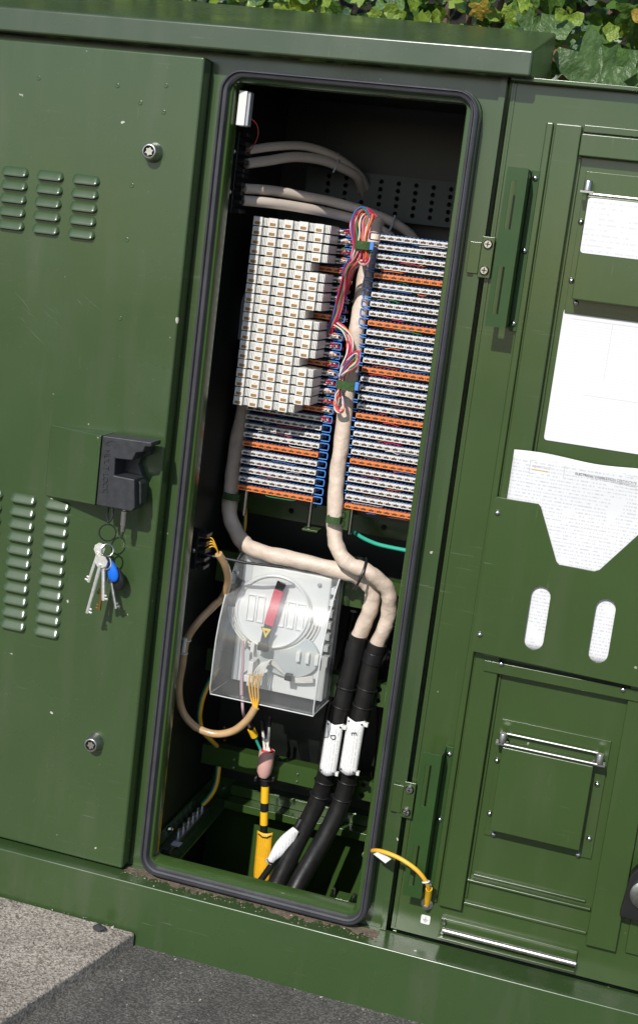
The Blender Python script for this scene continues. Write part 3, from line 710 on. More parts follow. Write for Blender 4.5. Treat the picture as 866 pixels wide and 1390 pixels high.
for zc in (1.0140, 0.2730):       # hinges
    h = MB().box(0.1755, 0.1915, -0.0085, -0.0050, zc - 0.026, zc + 0.026).box(0.1600, 0.1750, -0.0065, -0.0048, zc - 0.022, zc + 0.018)
    ho = h.build('hinge', M_open, od, bevel=0.0008)
    for zz in (zc + 0.0165, zc - 0.0165):
        c = (0.1835, -0.0085, zz)
        k = MB().lathe(c, [(0, 0.0060), (0.0022, 0.0060), (0.0036, 0.0046), (0.0036, 0.0030)], sides=16)
        k.box(c[0] - 0.0032, c[0] + 0.0032, c[1] - 0.0040, c[1] - 0.0036, zz - 0.0007, zz + 0.0007, 1).box(c[0] - 0.0007, c[0] + 0.0007, c[1] - 0.0041, c[1] - 0.0037, zz - 0.0032, zz + 0.0032, 1)
        k.build('screw', [M_chrome, M_black], ho, smooth=40)
# earth stud and its symbol label
es = P(579, 1228, -0.004)
MB().lathe((es.x, -0.0002, es.z), [(0, 0.0085), (0.002, 0.0085), (0.0022, 0.0065), (0.007, 0.0065), (0.0075, 0.0038), (0.013, 0.0038), (0.0135, 0.0025)], sides=16).build('earth_stud', M_chrome, od, smooth=40)
el = P(577, 1249, -0.002)
plate('earth_label', [(x, z) for x, _, z in rr(el.x - 0.0065, el.x + 0.0065, el.z - 0.0065, el.z + 0.0065, 0.002, 0, 4)], [], -0.0007, -0.0002, M_white, od)
k = MB().box(el.x - 0.0003, el.x + 0.0003, -0.00085, -0.00075, el.z, el.z + 0.0045)
for hw, dz in ((0.004, 0), (0.0026, -0.0017), (0.0012, -0.0034)): k.box(el.x - hw, el.x + hw, -0.00085, -0.00075, el.z + dz - 0.0003, el.z + dz + 0.0003)
k.build('earth_symbol', M_ink, od, smooth=0)
# door stay rod at the foot
a = P(602, 1268, -0.016); 
MB().tube([(a.x - 0.002, -0.0165, 0.1020), (0.44, -0.0165, 0.1020)], 0.0042, 12).build('stay_rod', M_steel, od)
MB().box(a.x - 0.008, 0.44, -0.0060, -0.0002, 0.0900, 0.1140).box(a.x - 0.008, 0.44, -0.0200, -0.0062, 0.0900, 0.0922).build('stay_channel', M_open, od, bevel=0.0008)
for zz in (0.1095, 0.0955): bolt('bolt', (a.x - 0.003, -0.0062, zz), 0.0035, 0.006, M_steel, od)
# black latch with a round cap, at the free edge
lc = P(868, 1221, -0.03)
MB().prism([(lc.x - 0.022, lc.z - 0.030), (lc.x + 0.030, lc.z - 0.034), (lc.x + 0.030, lc.z + 0.040), (lc.x - 0.004, lc.z + 0.050), (lc.x - 0.016, lc.z + 0.030)], -0.030, -0.0115, 'y').build('latch', M_black, od, bevel=0.002)
MB().lathe((lc.x + 0.006, -0.0302, lc.z + 0.008), [(0, 0.020), (0.004, 0.020), (0.006, 0.017), (0.006, 0.006), (0.012, 0.005)], sides=28).build('latch_cap', M_steel, od, smooth=40)
MB().lathe((lc.x + 0.004, -0.022, lc.z + 0.040), [(0, 0.012), (0.010, 0.012)], (0, -1, 0), sides=20).build('latch_cap', M_steel, od, smooth=40)

# certificate in the pocket
def sheet(name, corners_fn, nu, nv, m, parent=None):
    v = []; f = []
    for j in range(nv + 1):
        for i in range(nu + 1): v.append(corners_fn(i / nu, j / nv))
    for j in range(nv):
        for i in range(nu):
            q = j * (nu + 1) + i; f.append((q, q + 1, q + nu + 2, q + nu + 1))
    o = MB().add(v, f).build(name, m, parent, smooth=60)
    sd = o.modifiers.new('thickness', 'SOLIDIFY'); sd.thickness = 0.0003; sd.offset = 0
    return o
def cert(u, v):
    x = 0.2565 + 0.205 * u; z = 0.520 + 0.2585 * v - 0.000 * u
    y = -0.0205 - 0.0025 * math.sin(u * 5) * v - 0.010 * max(0, v - 0.75) * (0.4 + u) * 2
    if v > 0.97: z += 0.0018 * math.sin(u * 9)
    return (x, y, z)
pc = thing('certificate', 'white printed certificate tucked into the door pocket', 'paper', (0.36, -0.0205, 0.52))
sheet('sheet', cert, 24, 24, M_paper, pc)
def pt(x, z):  # a point just in front of the sheet
    u = (x - 0.2565) / 0.205; v = (z - 0.520) / 0.2585
    q = cert(u, v); return Vector((x, q[1] - 0.0006, z))
text('heading', 'ELECTRICAL COMPLETION CERTIFICATE', 0.0042, pt(0.337, 0.7595), (1, -0.045, 0), (0, 0.03, 1), M_ink, pc, thick=0.00005)
text('heading', 'openreach', 0.0058, pt(0.282, 0.7605), (1, -0.045, 0), (0, 0.03, 1), M_inkfaint, pc, thick=0.00005)
def rule(p0, p1, t, m):
    a = pt(*p0); b = pt(*p1); return MB().tube([a, b], t, 4).build('printed_rule', m, pc, smooth=0)
for p0, p1 in (((0.279, 0.769), (0.42, 0.769)), ((0.279, 0.752), (0.42, 0.752)), ((0.279, 0.752), (0.279, 0.769)), ((0.323, 0.752), (0.323, 0.769))): rule(p0, p1, 0.00025, M_inkfaint)
rule((0.282, 0.7575), (0.303, 0.7575), 0.0005, M_earthy)
# earth strap from the frame to the door stud
k = MB().tube(PP((494, 1160, 0.012), (499, 1156, -0.01), (515, 1155, -0.040), (540, 1164, -0.049), (563, 1179, -0.052), (577, 1195, -0.047), (582, 1208, -0.034), (581, 1218, -0.018), n=6), 0.0030, 12, 0, two=None)
es_t = thing('earth_strap', 'yellow and green earth strap running from the opening to the open door', 'cable', (0.14, -0.03, 0.21))
k.build('wire', M_earthy, es_t)
MB().tube(PP((494, 1161, 0.012), (499, 1158, -0.009), (512, 1157.5, -0.033), n=6), 0.0032, 12).build('green_stripe', M_earthg, es_t)
MB().tube(PP((582, 1206, -0.034), (581, 1216, -0.022), (579, 1226, -0.012), n=4), 0.0046, 12).build('lug', M_yel, es_t)
q = P(519, 1161, -0.0385)
MB().prism([(q.x - 0.012, q.z + 0.000), (q.x + 0.006, q.z - 0.009), (q.x + 0.013, q.z - 0.001), (q.x - 0.004, q.z + 0.0065)], -0.0415, -0.0405, 'y').build('wire_tag', M_white, es_t)
ring('cable_tie', P(578, 1197, -0.0455), 0.0046, 0.0012, (0.35, -0.2, -1), M_white, es_t)

# ------------------------------------------------------------------ connector columns
NR = 30; PITCH = 0.01350; SW = 0.1170; SY = 0.145; ZT = 1.0290
def strip_meshes():
    bod = MB()
    bod.box(0, SW, 0.0, 0.014, -0.0034, 0.0034)
    for i in range(11): bod.box(SW * i / 10 - 0.0008 if i else 0, min(SW, SW * i / 10 + 0.0008) if i else 0.0012, -0.0008, -0.0001, -0.0027, 0.0027)
    con = MB()
    for i in range(10):
        c = SW * (i + 0.5) / 10
        for dx in (-0.0022, 0.0022): con.box(c + dx - 0.0018, c + dx + 0.0018, -0.0004, -0.00005, -0.0019, 0.0009)
        con.box(c - 0.0006, c + 0.0006, -0.0006, -0.00045, -0.0012, 0.0021)
        con.box(c + SW / 20 - 0.0005, c + SW / 20 + 0.0005, -0.0010, -0.0008, -0.0012, 0.0010) if i < 9 else None
    car = MB().box(-0.003, SW + 0.003, 0.0245, 0.034, -0.0040, 0.0040)
    for i in range(20): car.box(SW * (i + 0.15) / 20, SW * (i + 0.70) / 20, 0.0055, 0.0240, 0.0041, 0.0052)
    def loop(s):   # open loop at one end
        k = MB(); x0 = -0.0135 if s < 0 else SW + 0.0005; x1 = -0.0005 if s < 0 else SW + 0.0135
        t = 0.0009
        p = [(x1 if s < 0 else x0, 0.0032, 0.0048), (x0 if s < 0 else x1, 0.0032, 0.0048), (x0 if s < 0 else x1, 0.0032, -0.0048), (x1 if s < 0 else x0, 0.0032, -0.0048)]
        pp = smooth_path([Vector(p[0]), Vector(p[0]).lerp(Vector(p[1]), 0.85), Vector(p[1]).lerp(Vector(p[2]), 0.15), Vector(p[1]).lerp(Vector(p[2]), 0.85), Vector(p[2]).lerp(Vector(p[3]), 0.15), Vector(p[3])], 2)
        k.tube(pp, t, 6)
        return k
    def me(m, ms):
        o = m.build('m', ms, None, local=True); d = o.data; COL.objects.unlink(o); bpy.data.objects.remove(o); return d
    return me(bod, M_white), me(bod, M_orange), me(con, M_contact), me(car, M_navy), me(loop(-1), M_blue), me(loop(1), M_blue)
ms_w, ms_o, ms_c, ms_b, ms_ll, ms_lr = strip_meshes()
def wire_tail_mesh(seed, cols):
    rnd = random.Random(seed); k = MB()
    for i in range(5):
        z = rnd.uniform(-0.003, 0.003); y = rnd.uniform(-0.001, 0.004)
        k.tube(smooth_path([(0, y, z), (0.006, y - 0.003, z + rnd.uniform(0, 0.003)), (0.012, y + 0.001, rnd.uniform(-0.003, 0.003)), (0.019, y + 0.010, rnd.uniform(-0.005, 0.001))], 4), 0.00085, 5, mi=i)
    o = k.build('wire_tail', [WIRE[c] for c in cols], None, local=True); d = o.data; COL.objects.unlink(o); bpy.data.objects.remove(o); return d
tails = [wire_tail_mesh(1, (0, 2, 7, 2, 0)), wire_tail_mesh(2, (1, 3, 8, 1, 7)), wire_tail_mesh(3, (2, 0, 5, 7, 2)), wire_tail_mesh(4, (8, 1, 7, 3, 1))]
def column(name, label, x0, side):
    t = thing(name, label, 'connector frame', (x0 + SW / 2, SY, 0.62), 'connector frames')
    for i in range(NR):
        z = ZT - 0.0040 - PITCH * i
        s_ = inst(ms_o if i % 5 == 4 else ms_w, 'connector_strip', t, (x0, SY, z))
        for me_, nm in ((ms_c, 'contact_row'), (ms_b, 'carrier'), (ms_ll if side < 0 else ms_lr, 'end_loop')):
            o = bpy.data.objects.new(nm, me_); COL.objects.link(o); o.parent = s_
        if side > 0 and i < 21:
            o = bpy.data.objects.new('wire_tail', tails[i % 4]); COL.objects.link(o); o.parent = s_; o.location = (SW - 0.004, 0.0, 0.0)
            o = bpy.data.objects.new('end_cap', capm); COL.objects.link(o); o.parent = s_; o.location = (SW + 0.0005, 0.001, 0)
    for x in (x0 + 0.008, x0 + SW - 0.006):
        MB().tube([(x, SY + 0.020, 0.588), (x, SY + 0.020, 0.640)], 0.0030, 10).build('rod', M_chrome, t)
    MB().box(x0 + SW - 0.012, x0 + SW + 0.012, SY + 0.006, SY + 0.030, 0.5840, 0.5870).build('rod_bracket', M_open, t, bevel=0.0006)
    MB().box(x0 + 0.002, x0 + SW - 0.002, SY + 0.036, SY + 0.040, 0.615, 1.02).build('back_plate', M_black, t)
    return t
o = MB().box(0.0001, 0.0075, 0, 0.010, -0.0028, 0.0028).build('end_cap', M_white, None, local=True); capm = o.data; COL.objects.unlink(o); bpy.data.objects.remove(o)
XL, XR = -0.1600, 0.0062
def jumpers(t, x0, rows, seed):
    rnd = random.Random(seed)
    for i in rows:
        for q in range(rnd.choice((1, 2, 2, 3))):
            z = ZT - 0.0040 - PITCH * i - 0.0050; xa = x0 + rnd.uniform(0.004, SW * 0.6); xb = min(x0 + SW - 0.002, xa + rnd.uniform(0.012, 0.05)); y = SY + rnd.uniform(-0.001, 0.008)
            MB().tube(smooth_path([(xa, y + 0.012, z + 0.001), (xa + 0.003, y, z - rnd.uniform(0, 0.0022)), ((xa + xb) / 2, y - 0.0015, z - rnd.uniform(-0.001, 0.002)), (xb - 0.003, y, z - rnd.uniform(0, 0.002)), (xb, y + 0.012, z + 0.001)], 3), 0.0006, 5).build('jumper_wire', WIRE[rnd.choice((0, 1, 2, 3, 4, 5, 8, 4, 7))], t)
jumpers(column('connector_column', 'column of connector strips on the left, its upper two thirds covered by white plugs', XL, 1), XL, range(20, 30), 3)
jumpers(column('connector_column', 'column of bare white and orange connector strips on the right, behind the door seal', XR, -1), XR, range(30), 4)

# white plug-in modules
def module_mesh():
    k = MB(); W_ = 0.0216; H_ = 0.0120; x1 = W_ * 0.60
    k.box(0, x1, 0, 0.0525, -H_ / 2, H_ / 2)
    k.box(x1, W_, 0.0068, 0.0525, -H_ / 2 + 0.0003, H_ / 2 - 0.0008)
    for i in range(3): k.box(x1 + 0.0018 + i * 0.0024, x1 + 0.0028 + i * 0.0024, 0.0048, 0.0067, -H_ / 2 + 0.0008, H_ / 2 - 0.0014)
    k.box(0.0022, 0.0106, -0.0003, -0.00005, -0.0046, -0.0006, 1)
    k.box(0.0066, 0.0070, -0.0003, -0.00005, 0.0010, 0.0024, 2)
    o = k.build('plug_module', [M_whiteside, M_ochre, M_grey], None, local=True); d = o.data; COL.objects.unlink(o); bpy.data.objects.remove(o); return d
mm = module_mesh()
o = MB().box(0, 1, 0, 1, 0, 1).build('x', M_white); bpy.data.objects.remove(o)
NUM = ['topmost', 'second', 'third', 'fourth', 'fifth', 'sixth', 'seventh', 'eighth', 'ninth', 'tenth', 'eleventh', 'twelfth', 'thirteenth', 'fourteenth', 'fifteenth', 'sixteenth', 'seventeenth', 'eighteenth', 'nineteenth', 'bottom']
CN = ['leftmost', 'second', 'middle', 'fourth', 'rightmost']
for r in range(20):
    for c in range(5):
        if r % 5 == 4 and c == 4: continue
        o = bpy.data.objects.new('plug_module', mm); COL.objects.link(o)
        o.location = (-0.1640 + 0.0225 * c + random.uniform(-0.0002, 0.0002), SY - 0.0535 + random.uniform(-0.0006, 0.0006), ZT - 0.0040 - PITCH * r + 0.0015 + random.uniform(-0.0002, 0.0002))
        o.rotation_euler = (0, random.uniform(-0.006, 0.006), random.uniform(-0.008, 0.008))
        rn = NUM[r] + ' row' + (' of plugs' if r in (0, 19) else ' down')
        tag(o, 'white plug-in module in the %s, %s of its row' % (rn, CN[c] if c != 4 else 'rightmost'), 'plug module', 'white plug modules on the left column')

# ------------------------------------------------------------------ bundles of thin wires and their straps
def bundle(name, label, pts, cols, spread, r, seed, pinch=None, twist=1.6):
    rnd = random.Random(seed); base = PP(*pts, n=6); t = thing(name, label, 'wires', base[-1])
    n = len(base)
    for i, c in enumerate(cols):
        ph = rnd.uniform(0, 6.28); rd = spread * math.sqrt(rnd.uniform(0.05, 1)); tw = rnd.uniform(-twist, twist); out = []
        for j, b in enumerate(base):
            s_ = j / (n - 1); f = (1.0 - 0.62 * max(0, s_ - 0.35) / 0.65) if not pinch else 1 - 0.65 * max(0, 1 - abs(s_ - pinch) / 0.18)
            d = (base[min(j + 1, n - 1)] - base[max(j - 1, 0)]).normalized(); u = d.cross(Vector((0, 1, 0))).normalized(); v = d.cross(u)
            a_ = ph + tw * s_ * 3
            wb = 0.0016 * f; out.append(b + u * (math.cos(a_) * rd * f + wb * math.sin(s_ * 17 * tw + ph)) + v * (math.sin(a_) * rd * f * 0.8 + wb * math.cos(s_ * 13 + 2 * ph)))
        MB().tube(out, r, 6).build('wire', WIRE[c], t)
    return t
b1 = bundle('wire_bundle', 'large bundle of red, white and coloured wires strapped above between the connector columns', [(505, 300, 0.120), (494, 289, 0.118), (487, 303, 0.108), (488, 330, 0.108), (484, 352, 0.108), (474, 366, 0.116), (468, 390, 0.130), (458, 425, 0.140), (445, 455, 0.148)], (0, 6, 1, 2, 0, 3, 4, 5, 0, 6, 1, 0, 2, 0, 3, 6, 1, 5, 0, 4, 6, 1), 0.0108, 0.0012, 5)
bundle('wire_bundle', 'short tight loop of pink and white wires under the upper green strap', [(501, 292, 0.116), (498, 310, 0.107), (497, 332, 0.107), (498, 350, 0.104), (494, 358, 0.103), (487, 355, 0.106), (484, 342, 0.110)], (6, 1, 0, 1, 2, 4, 6, 1, 3, 0, 5, 1), 0.0060, 0.0012, 6)
bundle('wire_bundle', 'white and red wires fanning from the left column into the lower strap', [(452, 437, 0.146), (466, 447, 0.140), (474, 465, 0.132), (474, 482, 0.124), (466, 500, 0.122), (462, 520, 0.124), (461, 538, 0.130)], (1, 4, 0, 1, 3, 5, 1, 0, 6, 1, 5, 2, 0), 0.0052, 0.0011, 8, 0.9)
bundle('wire_bundle', 'loop of red, blue and white wires bulging right above the lower green strap', [(463, 512, 0.118), (471, 494, 0.114), (482, 480, 0.112), (487, 482, 0.108), (484, 492, 0.106), (474, 502, 0.108), (464, 510, 0.112)], (0, 1, 4, 1, 0, 2, 3, 6, 1, 5, 4, 0), 0.0045, 0.0011, 9)
bundle('wire_bundle', 'small hanging loop of red, blue and white wires below the lower strap', [(461, 528, 0.124), (457, 542, 0.124), (456, 552, 0.122), (461, 558, 0.120), (466, 552, 0.120), (465, 540, 0.122), (462, 530, 0.124)], (0, 3, 4, 1, 0, 1, 2), 0.0026, 0.0011, 10)
def strap(label, px0, px1, py0, py1, Y, slope=0.1, buckle=True):
    a = P(px0, py0, Y); b = P(px1, py0 + slope * (px1 - px0), Y); h = (py1 - py0) * 0.00103; t = thing('cable_strap', label, 'strap', a)
    n = 8; k = MB(); pr = []
    for i in range(n + 1):
        s_ = i / n; x = a.x + (b.x - a.x) * s_; y = Y - 0.004 * math.sin(math.pi * s_); pr.append((x, y))
    pr2 = [(x, y + 0.0022) for x, y in reversed(pr)]
    k.prism(pr + pr2, a.z - h, a.z, 'z')
    # fold back around
    k.box(a.x + 0.0005, a.x + 0.003, Y + 0.0025, Y + 0.020, a.z - h, a.z - 0.0002)
    k.box(b.x - 0.003, b.x - 0.0005, Y + 0.0025, Y + 0.020, a.z - h, a.z - 0.0002)
    k.build('band', M_velcro, t, smooth=40)
    if buckle: MB().box(b.x + 0.0005, b.x + 0.006, Y - 0.001, Y + 0.004, a.z - h * 0.95, a.z + 0.001).build('buckle', M_blue, t, bevel=0.0008)
    return t
strap('green velcro strap round the upper wire bundle', 482, 502, 326, 337, 0.098, 0.1)
strap('green velcro strap round the wires at the middle of the white cable', 457, 482, 516, 527, 0.108, 0.0)
strap('green velcro strap round the white cable at the foot of the right column', 443, 463, 700, 710, 0.118, -0.35, False)
strap('dark green strap holding the white cable left of the connectors', 303, 326, 668, 678, 0.168, 0.0, False)

# ------------------------------------------------------------------ cables
def cable(name, label, pts, r, m, wob=0.0, n=8, sides=14, seed=0, parent=None, cat='cable'):
    rnd = random.Random(seed); path = PP(*pts, n=n); N = len(path)
    ph = [rnd.uniform(0, 6.28) for _ in range(6)]
    def rad(i, k):
        if not wob: return r
        s_ = i * 0.9; a = 2 * math.pi * k / sides
        return r * (1 + wob * (0.5 * math.sin(s_ * 0.55 + ph[0] + 2 * math.sin(a + ph[1])) + 0.5 * math.sin(s_ * 1.15 + 1.5 * a + ph[2]) + 0.35 * math.sin(3 * a + s_ * 0.4 + ph[3]) + (0.45 * math.sin(2.3 * s_ + 2 * a + ph[4]) * max(0.0, math.sin(s_ * 0.21 + ph[5] + a)))))
    k = MB().tube(path, rad, sides)
    if parent is not None: return k.build(name, m, parent, smooth=70)
    return tag(k.build(name, m, None, smooth=70), label, cat)
# two fat white cables with black sleeves and tags
c1 = thing('sheathed_cable', 'fat white cable from behind the left column, black sleeve and tag marked D', 'cable', P(375, 1205, 0.10))
cable('sheath', '', [(345, 470, 0.205), (334, 540, 0.20), (322, 605, 0.192), (313, 668, 0.186), (314, 705, 0.180), (330, 736, 0.165), (362, 751, 0.150), (410, 762, 0.150), (455, 773, 0.152), (482, 782, 0.155), (500, 793, 0.160), (506, 812, 0.166), (498, 838, 0.170), (485, 868, 0.172)], 0.0120, M_beige, 0.085, 8, 16, 1, c1)
cable('black_sleeve', '', [(487, 862, 0.172), (478, 900, 0.174), (468, 940, 0.175), (457, 985, 0.176), (447, 1030, 0.180), (436, 1075, 0.188), (418, 1115, 0.185), (394, 1162, 0.172), (370, 1212, 0.15), (352, 1260, 0.12)], 0.0143, M_sleeve, 0.03, 8, 16, 2, c1)
c2 = thing('sheathed_cable', 'fat white cable running down between the columns, black sleeve and tag marked E', 'cable', P(400, 1207, 0.08))
cable('sheath', '', [(512, 300, 0.21), (504, 335, 0.19), (496, 375, 0.172), (488, 425, 0.160), (479, 485, 0.154), (471, 540, 0.150), (463, 600, 0.146), (457, 655, 0.142), (454, 705, 0.138), (457, 742, 0.134), (474, 765, 0.132), (502, 778, 0.138), (522, 795, 0.150), (529, 818, 0.162), (524, 845, 0.170), (511, 878, 0.173)], 0.0116, M_beige, 0.09, 8, 16, 3, c2)
cable('black_sleeve', '', [(512, 873, 0.173), (503, 905, 0.175), (495, 945, 0.176), (486, 985, 0.177), (477, 1030, 0.181), (468, 1072, 0.188), (452, 1115, 0.182), (424, 1165, 0.165), (396, 1215, 0.140), (375, 1262, 0.11)], 0.0143, M_sleeve, 0.03, 8, 16, 4, c2)
for t, pa, pb, m in ((c1, (484, 873), (480, 890), M_black), (c2, (508, 885), (504, 900), M_black)):
    Y = 0.174
    MB().tube([P(*pa, Y), P((pa[0] + pb[0]) / 2, (pa[1] + pb[1]) / 2, Y), P(*pb, Y)], 0.0152, 18).build('sleeve_collar', M_black, t, bevel=0.001)
for t, px, py, Y in ((c1, 470, 932, 0.175), (c1, 463, 958, 0.176), (c2, 498, 934, 0.176), (c2, 492, 958, 0.177), (c1, 440, 1060, 0.186), (c1, 434, 1079, 0.187), (c2, 471, 1060, 0.187), (c2, 464, 1083, 0.187)):
    ring('cable_tie', P(px, py, Y), 0.0148, 0.0015, (-0.12, 0, -1), M_black, t)
ring('cable_tie', P(488, 779, 0.141), 0.0245, 0.0020, (1, 0.30, -0.30), M_black, c1, sq=1.0)
# tags wrapped on the sleeves
def wrap_tag(t, top, bot, Y, half, letter, lx):
    a = P(*top, Y); b = P(*bot, Y); d = (b - a); s_ = Vector((1, 0, 0)); s_ = (s_ - d.normalized() * s_.dot(d.normalized())).normalized()
    def fn(u, v):
        w_ = (u - 0.5) * 2; q = a + d * v + s_ * (w_ * half); q.y += 0.0055 * (abs(w_) ** 2) - 0.0148
        q += d.normalized() * (0.0035 * (1 - abs(w_)) * (1 if v > 0.5 else 1))
        return q
    o = sheet('cable_tag', fn, 8, 10, M_tagw, t)
    text('letter', letter, 0.012, fn(lx, 0.20) + Vector((0, -0.0022, 0)), (0.25, 0, -1), (1, 0, 0.25), M_ink, t, thick=0.0001)
    for (u, v) in ((0.12, 0.05), (0.85, 0.05), (0.12, 0.95), (0.85, 0.95)):
        q = fn(u, v); MB().lathe((q.x, q.y - 0.0012, q.z), [(0, 0.0016), (0.0006, 0.0015)], sides=8).build('tie_hole', M_ink, t)
    q = fn(0.98, 0.06); MB().box(q.x, q.x + 0.006, q.y - 0.004, q.y + 0.004, q.z - 0.003, q.z + 0.003).build('tie_head', M_white, t, bevel=0.001)
    q = fn(0.98, 0.97); MB().box(q.x, q.x + 0.005, q.y - 0.004, q.y + 0.004, q.z - 0.003, q.z + 0.003).build('tie_head', M_white, t, bevel=0.001)
wrap_tag(c1, (457.5, 977), (446.5, 1046), 0.1725, 0.0134, 'D', 0.36)
wrap_tag(c2, (486, 973), (474, 1045), 0.1735, 0.0140, 'E', 0.36)
# four beige cables at the top
cable('beige_cable', 'upper beige cable crossing the dark top of the compartment', [(337, 204, 0.075), (370, 199, 0.11), (410, 198, 0.16), (445, 208, 0.20), (470, 222, 0.23), (490, 240, 0.26), (500, 262, 0.295)], 0.0062, M_beige2)
cable('beige_cable', 'second beige cable from the top, bent behind the perforated plate', [(335, 222, 0.075), (365, 218, 0.11), (400, 213, 0.15), (435, 217, 0.19), (462, 227, 0.22), (484, 240, 0.25), (492, 262, 0.29)], 0.0072, M_beige2)
cable('beige_cable', 'third beige cable from the top, sweeping down behind the right column', [(331, 256, 0.07), (370, 259, 0.11), (410, 266, 0.15), (455, 275, 0.185), (500, 288, 0.205), (535, 303, 0.22), (560, 322, 0.235), (575, 350, 0.25)], 0.0072, M_beige2)
cable('beige_cable', 'lowest of the four beige cables, just above the white plugs', [(330, 272, 0.07), (370, 276, 0.10), (410, 282, 0.14), (455, 291, 0.185), (500, 304, 0.20), (530, 322, 0.215), (540, 345, 0.23)], 0.0072, M_beige2)
cable('cable_tie', 'clear tie round the two upper beige cables', [(459, 208, 0.214), (458, 222, 0.208), (452, 234, 0.206)], 0.0016, M_grey, cat='cable tie')
cable('cable_tie', 'pale tie round the lower beige cables beside the perforated plate', [(536, 293, 0.215), (532, 306, 0.206), (528, 314, 0.206)], 0.0016, M_grey, cat='cable tie')
# tan fibre tube loop
ft = thing('fibre_tube', 'tan fibre tube looping from the black clamp round to the bottom of the clear box', 'tube', P(300, 996, 0.09))
cable('tube', '', [(297, 752, 0.060), (306, 768, 0.075), (310, 788, 0.10), (303, 810, 0.118), (290, 823, 0.105), (268, 846, 0.085), (253, 870, 0.080), (248, 900, 0.080), (243, 935, 0.080), (248, 965, 0.082), (265, 986, 0.085), (290, 996, 0.088), (315, 993, 0.088), (335, 978, 0.086), (347, 960, 0.086)], 0.0058, M_fibre, 0.02, 8, 12, 5, ft)
for i, (dx, dy) in enumerate(((-19, -5), (-14, -17), (-17, -10), (-18, 1))):
    MB().tube(PP((279, 746 + dy * 0.9, 0.05), (288, 741 + dy * 0.6, 0.05), (294, 745 + dy * 0.1, 0.055), (297, 753, 0.06), n=5), 0.0009, 6).build('fibre', M_earthy, ft)
for i in range(4):
    MB().tube(PP((346 + i * 0.8, 962, 0.086), (341 + i * 3.2, 948, 0.088), (338 + i * 4.2, 930, 0.096), (340 + i * 5, 915, 0.11), n=5), 0.0013, 6).build('fibre', M_earthy, ft)
for (a_, b_) in (((252, 866), (249, 885)),): MB().tube([P(*a_, 0.074), P(*b_, 0.074)], 0.0030, 8).build('sleeve', M_clearsl, ft)
ring('cable_tie', P(253.5, 868, 0.080), 0.0066, 0.0010, (0.2, 0, 1), M_white, ft); ring('cable_tie', P(249, 886, 0.080), 0.0066, 0.0010, (0.1, 0, 1), M_white, ft)
# earth cables, green with a yellow stripe
def earth(label, pts, r=0.0040):
    t = thing('earth_cable', label, 'cable', P(*pts[-1])); path = PP(*pts, n=6)
    MB().tube(path, r, 12).build('green_side', M_earthg, t); 
    MB().tube([p + Vector((0.0012, -0.0006, 0)) for p in path], r * 0.86, 12).build('yellow_side', M_earthy, t)
    return t
earth('green and yellow earth cable curving down left of the clear box', [(297, 905, 0.16), (285, 925, 0.15), (275, 948, 0.145), (271, 972, 0.145), (275, 992, 0.15), (285, 1003, 0.165), (294, 1012, 0.19)])
earth('green and yellow earth cable running down to the bolts of the earth bar', [(297, 1040, 0.215), (294, 1062, 0.21), (287, 1078, 0.205), (275, 1092, 0.2)])
earth('yellow and green earth cable below the left connector column', [(333, 690, 0.22), (332, 715, 0.215), (327, 740, 0.21), (322, 770, 0.21), (320, 800, 0.22)], 0.0028)
tag(MB().tube(PP((480, 722, 0.20), (492, 730, 0.19), (510, 738, 0.18), (530, 743, 0.175), (556, 748, 0.17), n=6), 0.0030, 10).build('earth_cable', M_teal), 'teal earth cable under the right connector column', 'cable')
# yellow marker cable with pink cup
yc = thing('yellow_cable', 'yellow and black banded cable with a pink cup on top, standing in the pit', 'cable', P(357, 1200, 0.10))
YY = 0.200
cp = P(363, 1019, YY); 
MB().lathe(cp, [(0.0005, 0.0100), (0.010, 0.0105), (0.010, 0.0118), (0.0, 0.0126), (-0.0, 0.0126)][::-1], (0, 0, -1), 20).build('cup_lip', M_cuplip, yc, smooth=40)
MB().lathe(cp, [(0.0, 0.0126), (0.020, 0.0128), (0.036, 0.0118), (0.044, 0.0080)], (-0.02, 0, -1), 22).build('cup', M_pink, yc, smooth=50)
MB().lathe(cp + Vector((0, 0, 0.0002)), [(0, 0.0108), (0.0004, 0.0106)], (0, 0, 1), 20).build('cup_fill', M_red, yc)
for i, (tx, ty) in enumerate(((356, 983), (366, 978), (359, 995))):
    q = P(tx, ty, YY + 0.004 * i - 0.004); e = cp + Vector((-0.004 + 0.004 * i, 0, -0.002))
    MB().tube([e, q], 0.0022, 8).build('capillary', M_clearsl, yc); MB().lathe(q, [(-0.010, 0.0030), (0.003, 0.0030), (0.0045, 0.0036), (0.007, 0.0030)], (q - e).normalized(), 10).build('cap', M_black, yc)
MB().tube(PP((329, 945, 0.10), (330, 965, 0.10), (334, 978, 0.14), (340, 988, 0.18), n=4), 0.0022, 8).build('lilac_tube', M_lilac, yc)
MB().tube([P(337, 980, 0.17), P(342, 990, 0.183)], 0.0046, 12).build('ferrule', M_black, yc)
MB().tube([P(341, 989, 0.183), P(346, 1000, 0.188)], 0.0062, 12).build('gland', M_yel, yc, bevel=0.0008)
MB().tube([P(346, 1000, 0.188), P(354, 1018, 0.197), P(358, 1028, YY)], 0.0022, 8).build('teal_tube', M_teal, yc)
def band(p0, p1, r, m, nm): MB().tube([P(*p0, YY), P(*p1, YY)], r, 14).build(nm, m, yc)
band((360, 1058), (360, 1066), 0.0075, M_black, 'black_band'); band((360.3, 1066), (359.5, 1089), 0.0066, M_yel, 'yellow_band'); band((359.5, 1088.7), (359, 1101), 0.0064, M_black, 'black_band')
band((359, 1101), (358.5, 1119), 0.0066, M_yel, 'yellow_band'); band((358.5, 1119), (358, 1135), 0.0058, M_black, 'black_band'); band((356, 1135), (350, 1215), 0.0050, M_black, 'black_band')
